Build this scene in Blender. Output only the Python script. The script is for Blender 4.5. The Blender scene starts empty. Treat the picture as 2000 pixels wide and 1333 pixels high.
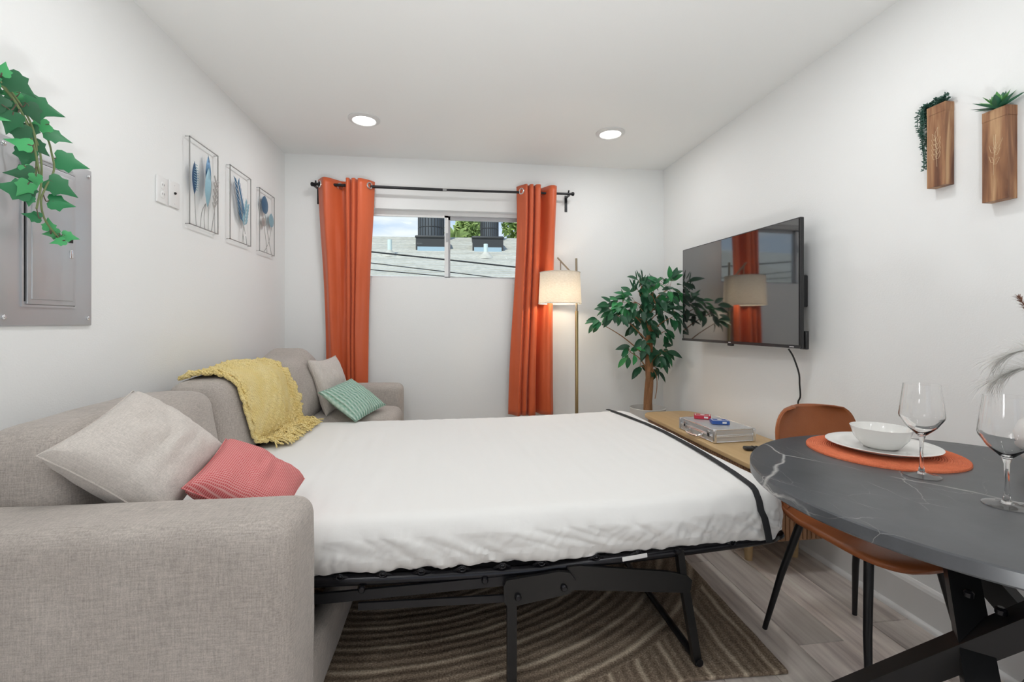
import bpy, bmesh, math, random
from mathutils import Vector, Matrix, noise
from mathutils.bvhtree import BVHTree
random.seed(11)
SC = bpy.context.scene
COL = SC.collection
pi = math.pi

# ---------------------------------------------------------------- camera, sky, sun, exposure
cam_d = bpy.data.cameras.new('camera'); cam = bpy.data.objects.new('camera', cam_d); COL.objects.link(cam)
cam.location = (0, 0, 1.1475); cam.rotation_euler = (pi/2, 0, math.radians(-7.447))
cam_d.sensor_width = 36; cam_d.lens = 16.0; cam_d.shift_y = -0.01825; cam_d.clip_start = .02
SC.camera = cam
SC.view_settings.view_transform = 'Standard'; SC.view_settings.look = 'None'
SC.view_settings.gamma = 1; SC.view_settings.use_curve_mapping = False
SC.view_settings.exposure = 0.0

W = bpy.data.worlds.new('sky'); SC.world = W; W.use_nodes = True
wn, wl = W.node_tree.nodes, W.node_tree.links
bg = wn['Background']; bg.inputs['Strength'].default_value = 1.15
tc = wn.new('ShaderNodeTexCoord'); sep = wn.new('ShaderNodeSeparateXYZ'); wl.new(tc.outputs['Generated'], sep.inputs[0])
ramp = wn.new('ShaderNodeValToRGB'); wl.new(sep.outputs['Z'], ramp.inputs[0])
ramp.color_ramp.elements[0].position = 0.0; ramp.color_ramp.elements[0].color = (.80, .88, .98, 1)
ramp.color_ramp.elements[1].position = .55; ramp.color_ramp.elements[1].color = (.20, .42, .85, 1)
mp = wn.new('ShaderNodeMapping'); mp.inputs['Scale'].default_value = (3, 3, 11); wl.new(tc.outputs['Generated'], mp.inputs[0])
nz = wn.new('ShaderNodeTexNoise'); nz.inputs['Scale'].default_value = 2.2; nz.inputs['Detail'].default_value = 6; wl.new(mp.outputs[0], nz.inputs['Vector'])
cr = wn.new('ShaderNodeValToRGB'); cr.color_ramp.elements[0].position = .47; cr.color_ramp.elements[1].position = .68; wl.new(nz.outputs['Fac'], cr.inputs[0])
mx = wn.new('ShaderNodeMixRGB'); mx.inputs[2].default_value = (.93, .95, 1, 1); wl.new(cr.outputs[0], mx.inputs[0]); wl.new(ramp.outputs[0], mx.inputs[1])
wl.new(mx.outputs[0], bg.inputs['Color'])

sun_d = bpy.data.lights.new('sun', 'SUN'); sun_d.energy = 3.6; sun_d.angle = .01; sun_d.color = (1, .96, .88)
sun = bpy.data.objects.new('sun', sun_d); COL.objects.link(sun); sun.rotation_euler = (math.radians(38), math.radians(-24), 0)

# unseen fill lamp added beside the camera, tilted up to bounce off the ceiling
fd = bpy.data.lights.new('bounce_fill', 'AREA'); fd.shape = 'DISK'; fd.size = .25; fd.energy = 14.8; fd.spread = math.radians(110); fd.color = (.965, .985, 1)
fo_ = bpy.data.objects.new('bounce_fill', fd); COL.objects.link(fo_); fo_.location = (.2, -.3, .4); fo_.rotation_euler = (math.radians(150), 0, 0)

# room measures (metres): x along the window wall, y towards it, z up
XL, XR, YB, YR, ZC = -1.27, 1.777, 3.67, -2.7, 2.44
LAMP_POWER = 4.0

# ---------------------------------------------------------------- materials
MATS = {}
def mat(name, col, rough=.6, metal=0.0, bump=None, var=None, objvar=0.0, spec=None, trans=0.0, ior=None,
        emit=None, coat=0.0, weave=None, sheen=0.0, subsurf=0.0, coord='Object'):
    if name in MATS: return MATS[name]
    m = bpy.data.materials.new(name); m.use_nodes = True; MATS[name] = m
    nt = m.node_tree; N, L = nt.nodes, nt.links; b = N['Principled BSDF']
    b.inputs['Base Color'].default_value = (*col, 1); b.inputs['Roughness'].default_value = rough
    b.inputs['Metallic'].default_value = metal
    if spec is not None: b.inputs['Specular IOR Level'].default_value = spec
    if trans: b.inputs['Transmission Weight'].default_value = trans
    if ior: b.inputs['IOR'].default_value = ior
    if coat: b.inputs['Coat Weight'].default_value = coat; b.inputs['Coat Roughness'].default_value = .08
    if sheen: b.inputs['Sheen Weight'].default_value = sheen
    if emit: b.inputs['Emission Color'].default_value = (*emit[:3], 1); b.inputs['Emission Strength'].default_value = emit[3]
    t = N.new('ShaderNodeTexCoord'); out = t.outputs[coord]
    src = None
    def rgb(c):
        n = N.new('ShaderNodeRGB'); n.outputs[0].default_value = (*c, 1); return n.outputs[0]
    if var:                                                   # (scale, second colour, amount, stretch)
        sc, c2, amt = var[:3]; st = var[3] if len(var) > 3 else (1, 1, 1)
        mpn = N.new('ShaderNodeMapping'); mpn.inputs['Scale'].default_value = st; L.new(out, mpn.inputs[0])
        n1 = N.new('ShaderNodeTexNoise'); n1.inputs['Scale'].default_value = sc; n1.inputs['Detail'].default_value = 5
        L.new(mpn.outputs[0], n1.inputs['Vector'])
        r = N.new('ShaderNodeValToRGB'); r.color_ramp.elements[0].position = .5-.5*amt*.6; r.color_ramp.elements[1].position = .5+.5*amt*.6
        r.color_ramp.elements[0].color = (*col, 1); r.color_ramp.elements[1].color = (*c2, 1)
        L.new(n1.outputs['Fac'], r.inputs[0]); src = r.outputs[0]
    if objvar:
        oi = N.new('ShaderNodeObjectInfo'); h = N.new('ShaderNodeHueSaturation')
        mr = N.new('ShaderNodeMapRange'); mr.inputs[3].default_value = 1-objvar; mr.inputs[4].default_value = 1+objvar
        L.new(oi.outputs['Random'], mr.inputs[0]); L.new(mr.outputs[0], h.inputs['Value'])
        if src: L.new(src, h.inputs['Color'])
        else: h.inputs['Color'].default_value = (*col, 1)
        src = h.outputs[0]
    hgt = None
    if weave:                                                 # (threads per metre, contrast, bump distance)
        fr, con, dist = weave
        ws = []
        for st3 in ((1, 1, .09), (1, .09, 1), (.09, 1, 1)):
            mw = N.new('ShaderNodeMapping'); mw.inputs['Scale'].default_value = st3; L.new(out, mw.inputs[0])
            w = N.new('ShaderNodeTexNoise'); w.inputs['Scale'].default_value = fr*3; w.inputs['Detail'].default_value = 2
            L.new(mw.outputs[0], w.inputs['Vector']); ws.append(w.outputs['Fac'])
        a1 = N.new('ShaderNodeMath'); a1.operation = 'ADD'; L.new(ws[0], a1.inputs[0]); L.new(ws[1], a1.inputs[1])
        a2 = N.new('ShaderNodeMath'); a2.operation = 'ADD'; L.new(a1.outputs[0], a2.inputs[0]); L.new(ws[2], a2.inputs[1])
        mr = N.new('ShaderNodeMapRange'); mr.inputs[1].default_value = 1.05; mr.inputs[2].default_value = 1.95
        mr.inputs[3].default_value = 1-con; mr.inputs[4].default_value = 1+con*.5; L.new(a2.outputs[0], mr.inputs[0])
        h = N.new('ShaderNodeHueSaturation'); L.new(mr.outputs[0], h.inputs['Value'])
        if src: L.new(src, h.inputs['Color'])
        else: h.inputs['Color'].default_value = (*col, 1)
        src = h.outputs[0]; hgt = a2.outputs[0]; bumpd = dist; bumps = .5
    if bump:                                                  # (scale, strength, distance)
        n2 = N.new('ShaderNodeTexNoise'); n2.inputs['Scale'].default_value = bump[0]; n2.inputs['Detail'].default_value = 4
        L.new(out, n2.inputs['Vector'])
        if hgt is None: hgt = n2.outputs['Fac']; bumpd = bump[2]; bumps = bump[1]
    if hgt is not None:
        bp = N.new('ShaderNodeBump'); bp.inputs['Strength'].default_value = bumps; bp.inputs['Distance'].default_value = bumpd
        L.new(hgt, bp.inputs['Height']); L.new(bp.outputs[0], b.inputs['Normal'])
    if src: L.new(src, b.inputs['Base Color'])
    return m

def nodes_of(m): return m.node_tree.nodes, m.node_tree.links, m.node_tree.nodes['Principled BSDF']

wall_m = mat('wall_paint', (.872, .882, .872), .55, bump=(160, .25, .002), spec=.3)
ceil_m = mat('ceiling_paint', (.892, .902, .89), .7, bump=(140, .15, .002), spec=.2)
trim_m = mat('trim_paint', (.82, .815, .80), .4)
black_m = mat('black_metal', (.012, .012, .014), .38, .3)
blackgloss_m = mat('black_gloss_metal', (.012, .012, .015), .22, .4)
charcoal_m = mat('charcoal_metal', (.009, .009, .009), .34, .2)
chrome_m = mat('chrome', (.75, .76, .78), .18, 1)
white_m = mat('white_plastic', (.82, .82, .81), .35)
linen_m = mat('grey_linen', (.435, .388, .35), .9, var=(6, (.495, .447, .405), .9), weave=(110, .30, .0008), spec=.15, sheen=.2)
linen2_m = mat('light_linen', (.60, .55, .505), .9, var=(6, (.65, .60, .555), .9), weave=(120, .2, .0008), spec=.15, sheen=.2)
sheet_m = mat('white_sheet', (.83, .825, .805), .85, bump=(60, .12, .003), spec=.15)
brass_m = mat('brushed_brass', (.50, .39, .20), .35, .9)
def thin_glass(name, base, edge, tint):
    m = bpy.data.materials.new(name); m.use_nodes = True; N, L = m.node_tree.nodes, m.node_tree.links; N.remove(N['Principled BSDF'])
    tr = N.new('ShaderNodeBsdfTransparent'); tr.inputs[0].default_value = tint; gl = N.new('ShaderNodeBsdfGlossy'); gl.inputs['Roughness'].default_value = .02
    lw = N.new('ShaderNodeLayerWeight'); lw.inputs[0].default_value = .5; pw = N.new('ShaderNodeMath'); pw.operation = 'POWER'; pw.inputs[1].default_value = 4
    ma = N.new('ShaderNodeMath'); ma.operation = 'MULTIPLY_ADD'; ma.inputs[1].default_value = edge; ma.inputs[2].default_value = base; ms = N.new('ShaderNodeMixShader')
    L.new(lw.outputs['Facing'], pw.inputs[0]); L.new(pw.outputs[0], ma.inputs[0])
    L.new(ma.outputs[0], ms.inputs[0]); L.new(tr.outputs[0], ms.inputs[1]); L.new(gl.outputs[0], ms.inputs[2]); L.new(ms.outputs[0], N['Material Output'].inputs[0])
    return m
glass_m = mat('clear_glass', (1, 1, 1), .0, trans=1, ior=1.42)
foot_m = thin_glass('glass_foot', .16, .7, (.98, .98, .98, 1))

# ---------------------------------------------------------------- mesh helpers
class MB:
    def __init__(self): self.v = []; self.f = []
    def add(self, vs, fs):
        o = len(self.v); self.v += [tuple(p) for p in vs]; self.f += [tuple(i+o for i in q) for q in fs]; return self
    def box(self, x0, x1, y0, y1, z0, z1):
        return self.add([(x0,y0,z0),(x1,y0,z0),(x1,y1,z0),(x0,y1,z0),(x0,y0,z1),(x1,y0,z1),(x1,y1,z1),(x0,y1,z1)],
                        [(0,3,2,1),(4,5,6,7),(0,1,5,4),(1,2,6,5),(2,3,7,6),(3,0,4,7)])
    def bar(self, a, b, w, t, up=(0,0,1)):
        a, b = Vector(a), Vector(b); d = (b-a).normalized(); s = d.cross(Vector(up))
        if s.length < 1e-4: s = d.cross(Vector((1,0,0)))
        s.normalize(); n = s.cross(d)
        vs = [p + s*(i*w/2) + n*(j*t/2) for p in (a, b) for i, j in ((-1,-1),(1,-1),(1,1),(-1,1))]
        return self.add(vs, [(0,1,2,3),(7,6,5,4),(0,4,5,1),(1,5,6,2),(2,6,7,3),(3,7,4,0)])
    def tube(self, pts, r, n=10, closed=False, cap=True):
        pts = [Vector(p) for p in pts]; k = len(pts); rs = r if isinstance(r, (list, tuple)) else [r]*k
        nrm = None; rings = []
        for i, p in enumerate(pts):
            if closed: d = pts[(i+1) % k] - pts[i-1]
            else: d = pts[min(i+1, k-1)] - pts[max(i-1, 0)]
            if d.length < 1e-9: d = Vector((0,0,1))
            d.normalize()
            if nrm is None:
                nrm = d.cross(Vector((0,0,1)))
                if nrm.length < .1: nrm = d.cross(Vector((1,0,0)))
            nrm = (nrm - d*nrm.dot(d)).normalized(); bn = d.cross(nrm)
            rings.append([p + (nrm*math.cos(2*pi*j/n) + bn*math.sin(2*pi*j/n))*rs[i] for j in range(n)])
        vs = [q for rg in rings for q in rg]; fs = []
        for i in range(k if closed else k-1):
            for j in range(n):
                a, b2 = i*n+j, i*n+(j+1) % n; c, d2 = ((i+1) % k)*n+(j+1) % n, ((i+1) % k)*n+j
                fs.append((a, b2, c, d2))
        if cap and not closed: fs += [tuple(range(n-1, -1, -1)), tuple((k-1)*n+j for j in range(n))]
        return self.add(vs, fs)
    def lathe(self, prof, n=32, c=(0,0,0), cap0=True, cap1=True):
        k = len(prof); vs = [(c[0]+r*math.cos(2*pi*j/n), c[1]+r*math.sin(2*pi*j/n), c[2]+z) for r, z in prof for j in range(n)]
        fs = [(i*n+j, i*n+(j+1) % n, (i+1)*n+(j+1) % n, (i+1)*n+j) for i in range(k-1) for j in range(n)]
        if cap0: fs.append(tuple(range(n-1, -1, -1)))
        if cap1: fs.append(tuple((k-1)*n+j for j in range(n)))
        return self.add(vs, fs)
    def prism(self, poly, fn, t0, t1):
        """poly: 2D outline, fn(a,b,t)->xyz"""
        n = len(poly); vs = [fn(a, b, t0) for a, b in poly] + [fn(a, b, t1) for a, b in poly]
        fs = [tuple(range(n-1, -1, -1)), tuple(range(n, 2*n))] + [(i, (i+1) % n, n+(i+1) % n, n+i) for i in range(n)]
        return self.add(vs, fs)
    def grid(self, rows, closed=False):
        m, n = len(rows), len(rows[0]); vs = [p for r in rows for p in r]
        fs = [(i*n+j, i*n+(j+1) % n, (i+1)*n+(j+1) % n, (i+1)*n+j) for i in range(m-1) for j in range(n if closed else n-1)]
        return self.add(vs, fs)
    def rbox(self, c, s, r, div=(4,4,4), disp=None):
        """box with rounded edges on a fine grid; disp(Vector world point)->point"""
        hs = [q/2 for q in s]; r = min(r, *[q*.999 for q in hs]); axes = []
        for h, d in zip(hs, div):
            inner = h-r; a = [-h, -h+.22*r, -h+.55*r]
            a += [-inner + 2*inner*i/max(1, d) for i in range(d+1)] if inner > 1e-5 else [0]
            a += [h-.55*r, h-.22*r, h]; axes.append(a)
        idx = {}; vs = []; fs = []
        def vid(i, j, k):
            key = (i, j, k)
            if key in idx: return idx[key]
            p = Vector((axes[0][i], axes[1][j], axes[2][k]))
            q = Vector([max(-(h-r), min(h-r, x)) for x, h in zip(p, hs)]); d = p-q
            if d.length > 1e-9:
                m = max(abs(x) for x in d); p = q + d.normalized()*m if m < r*.999 else q + d.normalized()*r
            p = p + Vector(c)
            if disp: p = disp(p)
            idx[key] = len(vs); vs.append(tuple(p)); return idx[key]
        na, nb, nc = len(axes[0])-1, len(axes[1])-1, len(axes[2])-1
        for i in range(na):
            for j in range(nb):
                fs.append((vid(i,j,0), vid(i,j+1,0), vid(i+1,j+1,0), vid(i+1,j,0)))
                fs.append((vid(i,j,nc), vid(i+1,j,nc), vid(i+1,j+1,nc), vid(i,j+1,nc)))
        for i in range(na):
            for k in range(nc):
                fs.append((vid(i,0,k), vid(i+1,0,k), vid(i+1,0,k+1), vid(i,0,k+1)))
                fs.append((vid(i,nb,k), vid(i,nb,k+1), vid(i+1,nb,k+1), vid(i+1,nb,k)))
        for j in range(nb):
            for k in range(nc):
                fs.append((vid(0,j,k), vid(0,j,k+1), vid(0,j+1,k+1), vid(0,j+1,k)))
                fs.append((vid(na,j,k), vid(na,j+1,k), vid(na,j+1,k+1), vid(na,j,k+1)))
        return self.add(vs, fs)
    def xf(self, M_): self.v = [tuple(M_ @ Vector(p)) for p in self.v]; return self
    def mesh(self, name, smooth=True, off=(0,0,0)):
        me = bpy.data.meshes.new(name)
        me.from_pydata([(p[0]-off[0], p[1]-off[1], p[2]-off[2]) for p in self.v], [], self.f); me.update()
        if smooth:
            me.polygons.foreach_set('use_smooth', [True]*len(me.polygons))
            me.set_sharp_from_angle(angle=math.radians(40))
        return me

ORG = {}
def link(o, parent=None):
    COL.objects.link(o)
    if parent is not None: o.parent = parent
    return o
def thing(name, label, cat, loc=(0,0,0), rz=0.0, group=None):
    o = bpy.data.objects.new(name, None); o.empty_display_size = .05; link(o)
    o.location = loc; o.rotation_euler = (0, 0, rz); ORG[o.name] = tuple(loc) if rz == 0 else (0,0,0)
    o['label'] = label; o['category'] = cat
    if group: o['group'] = group
    return o
def tag(o, label, cat, group=None):
    o['label'] = label; o['category'] = cat
    if group: o['group'] = group
    return o
def obj(name, mb, m, parent=None, smooth=True, local=False, label=None):
    off = (0,0,0) if (local or parent is None) else ORG.get(parent.name, (0,0,0))
    o = bpy.data.objects.new(name, mb.mesh(name, smooth, off)); o.data.materials.append(m)
    link(o, parent); ORG[o.name] = off
    if label: o['label'] = label
    return o
def top(name, mb, m, label, cat, group=None, smooth=True):
    """one-mesh thing: world coordinates, origin moved to its base"""
    xs, ys, zs = zip(*mb.v); b = ((min(xs)+max(xs))/2, (min(ys)+max(ys))/2, min(zs))
    o = bpy.data.objects.new(name, mb.mesh(name, smooth, b)); o.data.materials.append(m); link(o); o.location = b
    ORG[o.name] = b
    return tag(o, label, cat, group)
def struct(name, mb, m, smooth=False):
    o = obj(name, mb, m, None, smooth); o['kind'] = 'structure'; return o
def inst(name, me, parent, M_=None):
    o = bpy.data.objects.new(name, me); link(o, parent)
    if M_ is not None: o.matrix_local = M_
    return o
def dup(root, loc=None, rz=None, label=None):
    r = root.copy(); COL.objects.link(r)
    if loc is not None: r.location = loc
    if rz is not None: r.rotation_euler = (0, 0, rz)
    if label: r['label'] = label
    for ch in list(root.children):
        c = ch.copy(); COL.objects.link(c); c.parent = r
        for g in list(ch.children):
            d = g.copy(); COL.objects.link(d); d.parent = c
    return r
def cat_rom(pts, n):
    pts = [Vector(p) for p in pts]; out = []; k = len(pts)
    for i in range(k-1):
        p0, p1, p2, p3 = pts[max(i-1,0)], pts[i], pts[i+1], pts[min(i+2,k-1)]
        for j in range(n):
            t = j/n
            out.append(.5*((2*p1) + (p2-p0)*t + (2*p0-5*p1+4*p2-p3)*t*t + (3*p1-p0-3*p2+p3)*t**3))
    out.append(pts[-1]); return out
def nzv(p, s=1.0): return noise.noise(Vector(p)*s)
def basis(x, y, loc=(0,0,0)):
    """matrix whose local Y runs along y and local Z is close to the normal x"""
    y = Vector(y).normalized(); z = Vector(x); z = (z - y*z.dot(y)).normalized(); xx = y.cross(z)
    return Matrix(((xx.x, y.x, z.x, loc[0]), (xx.y, y.y, z.y, loc[1]), (xx.z, y.z, z.z, loc[2]), (0,0,0,1)))
# ---------------------------------------------------------------- room shell
T = .14
WX0, WX1, WZ0, WZ1 = -.92, .82, 1.497, 2.042          # window opening
struct('wall_left', MB().box(XL-T, XL, YR-T, YB+T, -.05, ZC+.1), wall_m)
struct('wall_right', MB().box(XR, XR+T, YR-T, YB+T, -.05, ZC+.1), wall_m)
wb = MB()
wb.box(XL, WX0, YB, YB+T, -.05, ZC+.1); wb.box(WX1, XR, YB, YB+T, -.05, ZC+.1)
wb.box(WX0, WX1, YB, YB+T, -.05, WZ0); wb.box(WX0, WX1, YB, YB+T, WZ1, ZC+.1)
struct('wall_back', wb, wall_m)
# rear wall behind the camera, with an unseen patio doorway added for fill light
DX0, DX1, DZ1 = -.75, 1.25, 2.1
wr = MB(); wr.box(XL, DX0, YR-T, YR, -.05, ZC+.1); wr.box(DX1, XR, YR-T, YR, -.05, ZC+.1); wr.box(DX0, DX1, YR-T, YR, DZ1, ZC+.1)
struct('wall_rear', wr, wall_m)
struct('ceiling', MB().box(XL-T, XR+T, YR-T, YB+T, ZC, ZC+.14), ceil_m)
fl = struct('floor', MB().box(XL-T, XR+T, YR-T, YB+T, -.10, -.009), mat('floor_slab', (.12, .10, .09), .8))
d1 = thing('added_door_1', 'white patio door frame added for fill light in the unseen wall opposite the window', 'door', (.25, YR-.07, 0)); d1['kind'] = 'structure'
df = MB()
for x in (DX0, .22, DX1-.06): df.box(x, x+.06, YR-.10, YR-.04, 0, DZ1)
df.box(DX0, DX1, YR-.10, YR-.04, 0, .08); df.box(DX0, DX1, YR-.10, YR-.04, DZ1-.06, DZ1)
obj('added_door_frame', df, white_m, d1, False)
dl = bpy.data.lights.new('rear_door_fill', 'AREA'); dl.shape = 'RECTANGLE'; dl.size = DX1-DX0; dl.size_y = DZ1; dl.energy = 1.5; dl.color = (.96, .98, 1)  # unseen fill lamp added in the doorway, standing in for daylight
do = bpy.data.objects.new('rear_door_fill', dl); COL.objects.link(do); do.location = ((DX0+DX1)/2, YR-.12, DZ1/2); do.rotation_euler = (pi/2, 0, 0)

# laminate planks, laid towards the window wall
pm = mat('grey_oak_plank', (.30, .265, .24), .42, objvar=.26, spec=.4)
N, L, b = nodes_of(pm)
tcn = N.new('ShaderNodeTexCoord'); oi = N.new('ShaderNodeObjectInfo')
va = N.new('ShaderNodeVectorMath'); va.operation = 'MULTIPLY_ADD'; L.new(oi.outputs['Random'], va.inputs[0]); va.inputs[1].default_value = (7, 13, 3); L.new(tcn.outputs['Object'], va.inputs[2])
mpn = N.new('ShaderNodeMapping'); mpn.inputs['Scale'].default_value = (22, 1.6, 22); L.new(va.outputs[0], mpn.inputs[0])
n1 = N.new('ShaderNodeTexNoise'); n1.inputs['Scale'].default_value = 1.0; n1.inputs['Detail'].default_value = 7; n1.inputs['Roughness'].default_value = .62; L.new(mpn.outputs[0], n1.inputs['Vector'])
r1 = N.new('ShaderNodeValToRGB'); e = r1.color_ramp.elements
e[0].position = .28; e[0].color = (.44, .365, .34, 1); e[1].position = .72; e[1].color = (.95, .89, .80, 1)
q = r1.color_ramp.elements.new(.5); q.color = (.76, .68, .62, 1); L.new(n1.outputs['Fac'], r1.inputs[0])
hs = [n for n in N if n.type == 'HUE_SAT'][0]; L.new(r1.outputs[0], hs.inputs['Color'])
PW, PL = .178, 1.22; cache = {}
def plank_mesh(w, l):
    k = (round(w, 3), round(l, 3))
    if k not in cache:
        m_ = MB(); g = .0014; c = .0022; w2, l2 = w/2-g/2, l/2-g/2
        a = [(-w2,-l2,-.009),(w2,-l2,-.009),(w2,l2,-.009),(-w2,l2,-.009)]
        b_ = [(x, y, -c) for x, y, z in a]; t_ = [(x-math.copysign(c, x), y-math.copysign(c, y), 0) for x, y, z in a]
        m_.add(a+b_+t_, [(0,3,2,1)]+[(i, (i+1) % 4, 4+(i+1) % 4, 4+i) for i in range(4)]+[(4+i, 4+(i+1) % 4, 8+(i+1) % 4, 8+i) for i in range(4)]+[(8,9,10,11)])
        me = m_.mesh('plank', False); me.materials.append(pm); cache[k] = me
    return cache[k]
ci = 0; x = XL
while x < XR-.01:
    w = min(PW, XR-x); y = YR - ((ci*0.47) % 1.0)*PL
    while y < YB-.01:
        y0, y1 = max(y, YR), min(y+PL, YB)
        if y1-y0 > .03: inst('plank', plank_mesh(w, y1-y0), fl, Matrix.Translation((x+w/2, (y0+y1)/2, 0)))
        y += PL
    x += PW; ci += 1

# baseboards with shoe moulding
def baseboard(name, p0, p1, inward):
    d = (Vector(p1)-Vector(p0)).normalized(); n = Vector(inward); prof = [(0,0),(.014,0),(.014,.130),(.010,.141),(.004,.150),(0,.152)]
    m_ = MB(); rows = [[Vector(p)+n*a+Vector((0,0,z)) for a, z in prof] for p in (p0, p1)]
    m_.grid(rows); k = len(prof); m_.f += [tuple(range(k)), tuple(range(2*k-1, k-1, -1))]
    o = struct(name, m_, trim_m)
    s_ = MB(); pr = [(.014,0)]+[(.014+.017*math.cos(t*pi/10), .019*math.sin(t*pi/10)) for t in range(6)]
    rows = [[Vector(p)+n*a+Vector((0,0,z)) for a, z in pr] for p in (p0, p1)]; s_.grid(rows)
    k = len(pr); s_.f += [tuple(range(k)), tuple(range(2*k-1, k-1, -1))]
    obj('shoe_moulding', s_, trim_m, o)
baseboard('baseboard_right', (XR, YR, 0), (XR, YB-.001, 0), (-1,0,0))
baseboard('baseboard_back', (XL+.016, YB, 0), (XR-.016, YB, 0), (0,-1,0))
baseboard('baseboard_left', (XL, YR, 0), (XL, YB-.001, 0), (1,0,0))

# ---------------------------------------------------------------- window
w1 = thing('window_1', 'white framed two-pane sliding window high in the end wall', 'window', ((WX0+WX1)/2, YB+.07, WZ0)); w1['kind'] = 'structure'
alu_m = mat('window_aluminium', (.42, .42, .43), .35, .4)
y0, y1 = YB+.055, YB+.105; fr = .030
f_ = MB(); f_.box(WX0, WX1, y0, y1, WZ0, WZ0+fr*.45); f_.box(WX0, WX1, y0, y1, WZ1-fr, WZ1)
f_.box(WX0, WX0+fr, y0, y1, WZ0, WZ1); f_.box(WX1-fr, WX1, y0, y1, WZ0, WZ1)
obj('window_frame', f_, white_m, w1, False)
mull = -.052
s1 = MB(); ya, yb = y0+.002, y0+.022
s1.box(WX0+fr, mull+.018, ya, yb, WZ1-fr-.016, WZ1-fr); s1.box(WX0+fr, mull+.018, ya, yb, WZ0+.010, WZ0+.020)
s1.box(WX0+fr, WX0+fr+.02, ya, yb, WZ0+.01, WZ1-fr); s1.box(mull-.012, mull+.018, ya, yb, WZ0+.01, WZ1-fr)
sa = obj('sash', s1, white_m, w1, False)
s2 = MB(); yc, yd = y0+.026, y0+.046
s2.box(mull-.01, WX1-fr, yc, yd, WZ1-fr-.03, WZ1-fr); s2.box(mull-.01, WX1-fr, yc, yd, WZ0+.010, WZ0+.022)
s2.box(WX1-fr-.02, WX1-fr, yc, yd, WZ0+.01, WZ1-fr); s2.box(mull-.01, mull+.034, yc, yd, WZ0+.01, WZ1-fr)
sb = obj('sash', s2, alu_m, w1, False)
pane_m = thin_glass('window_pane', .001, .05, (.93, .96, .95, 1))
obj('pane', MB().box(WX0+fr+.018, mull-.010, ya+.008, ya+.012, WZ0+.018, WZ1-fr-.014), pane_m, sa, False)
obj('pane', MB().box(mull+.032, WX1-fr-.018, yc+.008, yc+.012, WZ0+.020, WZ1-fr-.028), pane_m, sb, False)
lk = MB().box(mull+.0, mull+.016, ya-.008, ya, 1.80, 1.87); obj('latch', lk, alu_m, sa, False)

# ---------------------------------------------------------------- outside the window
def rotz(p, a, c):
    x, y = p[0]-c[0], p[1]-c[1]; return (c[0]+x*math.cos(a)-y*math.sin(a), c[1]+x*math.sin(a)+y*math.cos(a), p[2])
RA = math.radians(-3.0); RC = (0, 9)
def roofz(y): return 1.25 + (y-5)*.39
def RP(x, y, dz=0): return rotz((x, y, roofz(y)+dz), RA, RC)
shingle_m = mat('weathered_shingle', (.43, .415, .36), .9, objvar=.10, var=(14, (.60, .57, .50), .9))
ro = thing('neighbour_house', 'neighbouring house with a pale grey-green shingle roof beyond the window', 'house', (0, 8, -3))
nb = MB(); pts = [RP(-9, 5.0, -.02), RP(9, 5.0, -.02), RP(9, 9.0, -.02), RP(-9, 9.0, -.02)]
bk = [rotz((-9, 13.0, 1.28), RA, RC), rotz((9, 13.0, 1.28), RA, RC)]
lo = [rotz((-9, 5.3, -3), RA, RC), rotz((9, 5.3, -3), RA, RC), rotz((9, 12.7, -3), RA, RC), rotz((-9, 12.7, -3), RA, RC)]
hi = [rotz((-9, 5.3, 1.38), RA, RC), rotz((9, 5.3, 1.38), RA, RC), rotz((9, 12.7, 1.38), RA, RC), rotz((-9, 12.7, 1.38), RA, RC)]
wallm = MB(); wallm.add(lo+hi, [(0,1,5,4),(1,2,6,5),(2,3,7,6),(3,0,4,7),(4,5,6,7)])
obj('house_wall', wallm, mat('stucco', (.55, .52, .46), .9), ro, False)
rf = obj('roof', nb.add(pts+bk, [(0,1,2,3),(3,2,5,4)]), shingle_m, ro, False)
cm = MB()                                             # shingle courses, each lapping the one below
ncr = 42; rows = []
for i in range(ncr):
    ya_, yb_ = 5.0 + 4.0*i/ncr, 5.0 + 4.0*(i+1)/ncr
    c_ = MB(); seg = 60; fr_, bk_ = [], []
    for j in range(seg+1):
        x = -3.2 + 6.4*j/seg; wv = .012*nzv((x*3, i*7.1, 0))
        fr_.append((x, ya_-.012+wv, .016+.006*nzv((x*5, i*3.3, 2)))); bk_.append((x, yb_, .004))
    vs = [RP(*p) for p in fr_]+[RP(*p) for p in bk_]+[RP(p[0], p[1], -.01) for p in fr_]; n = seg+1
    fs = [(j, j+1, n+j+1, n+j) for j in range(seg)]+[(2*n+j, 2*n+j+1, j+1, j) for j in range(seg)]
    obj('shingle_course', c_.add(vs, fs), shingle_m, rf, False)
vent_m = mat('painted_vent', (.62, .72, .68), .7)
for (u0, yv, hgt) in ((-.93, 7.5, .26), (.62, 7.45, .22)):
    bx, by, bz = RP(u0, yv)
    vpipe = obj('vent_pipe', MB().tube([(bx, by, bz-.02), (bx, by, bz+hgt)], .035, 12), vent_m, ro)
    obj('flashing', MB().lathe([(.13, -.03), (.12, .01), (.05, .07), (.04, .09)], 14, (bx, by, bz)), shingle_m, vpipe)
darkbox_m = mat('dark_bronze', (.045, .045, .045), .5, .2); skyb_m = mat('pale_blue_panel', (.36, .48, .55), .35)
mesh_m = mat('dark_grille', (.10, .11, .12), .5, .3)
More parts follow.
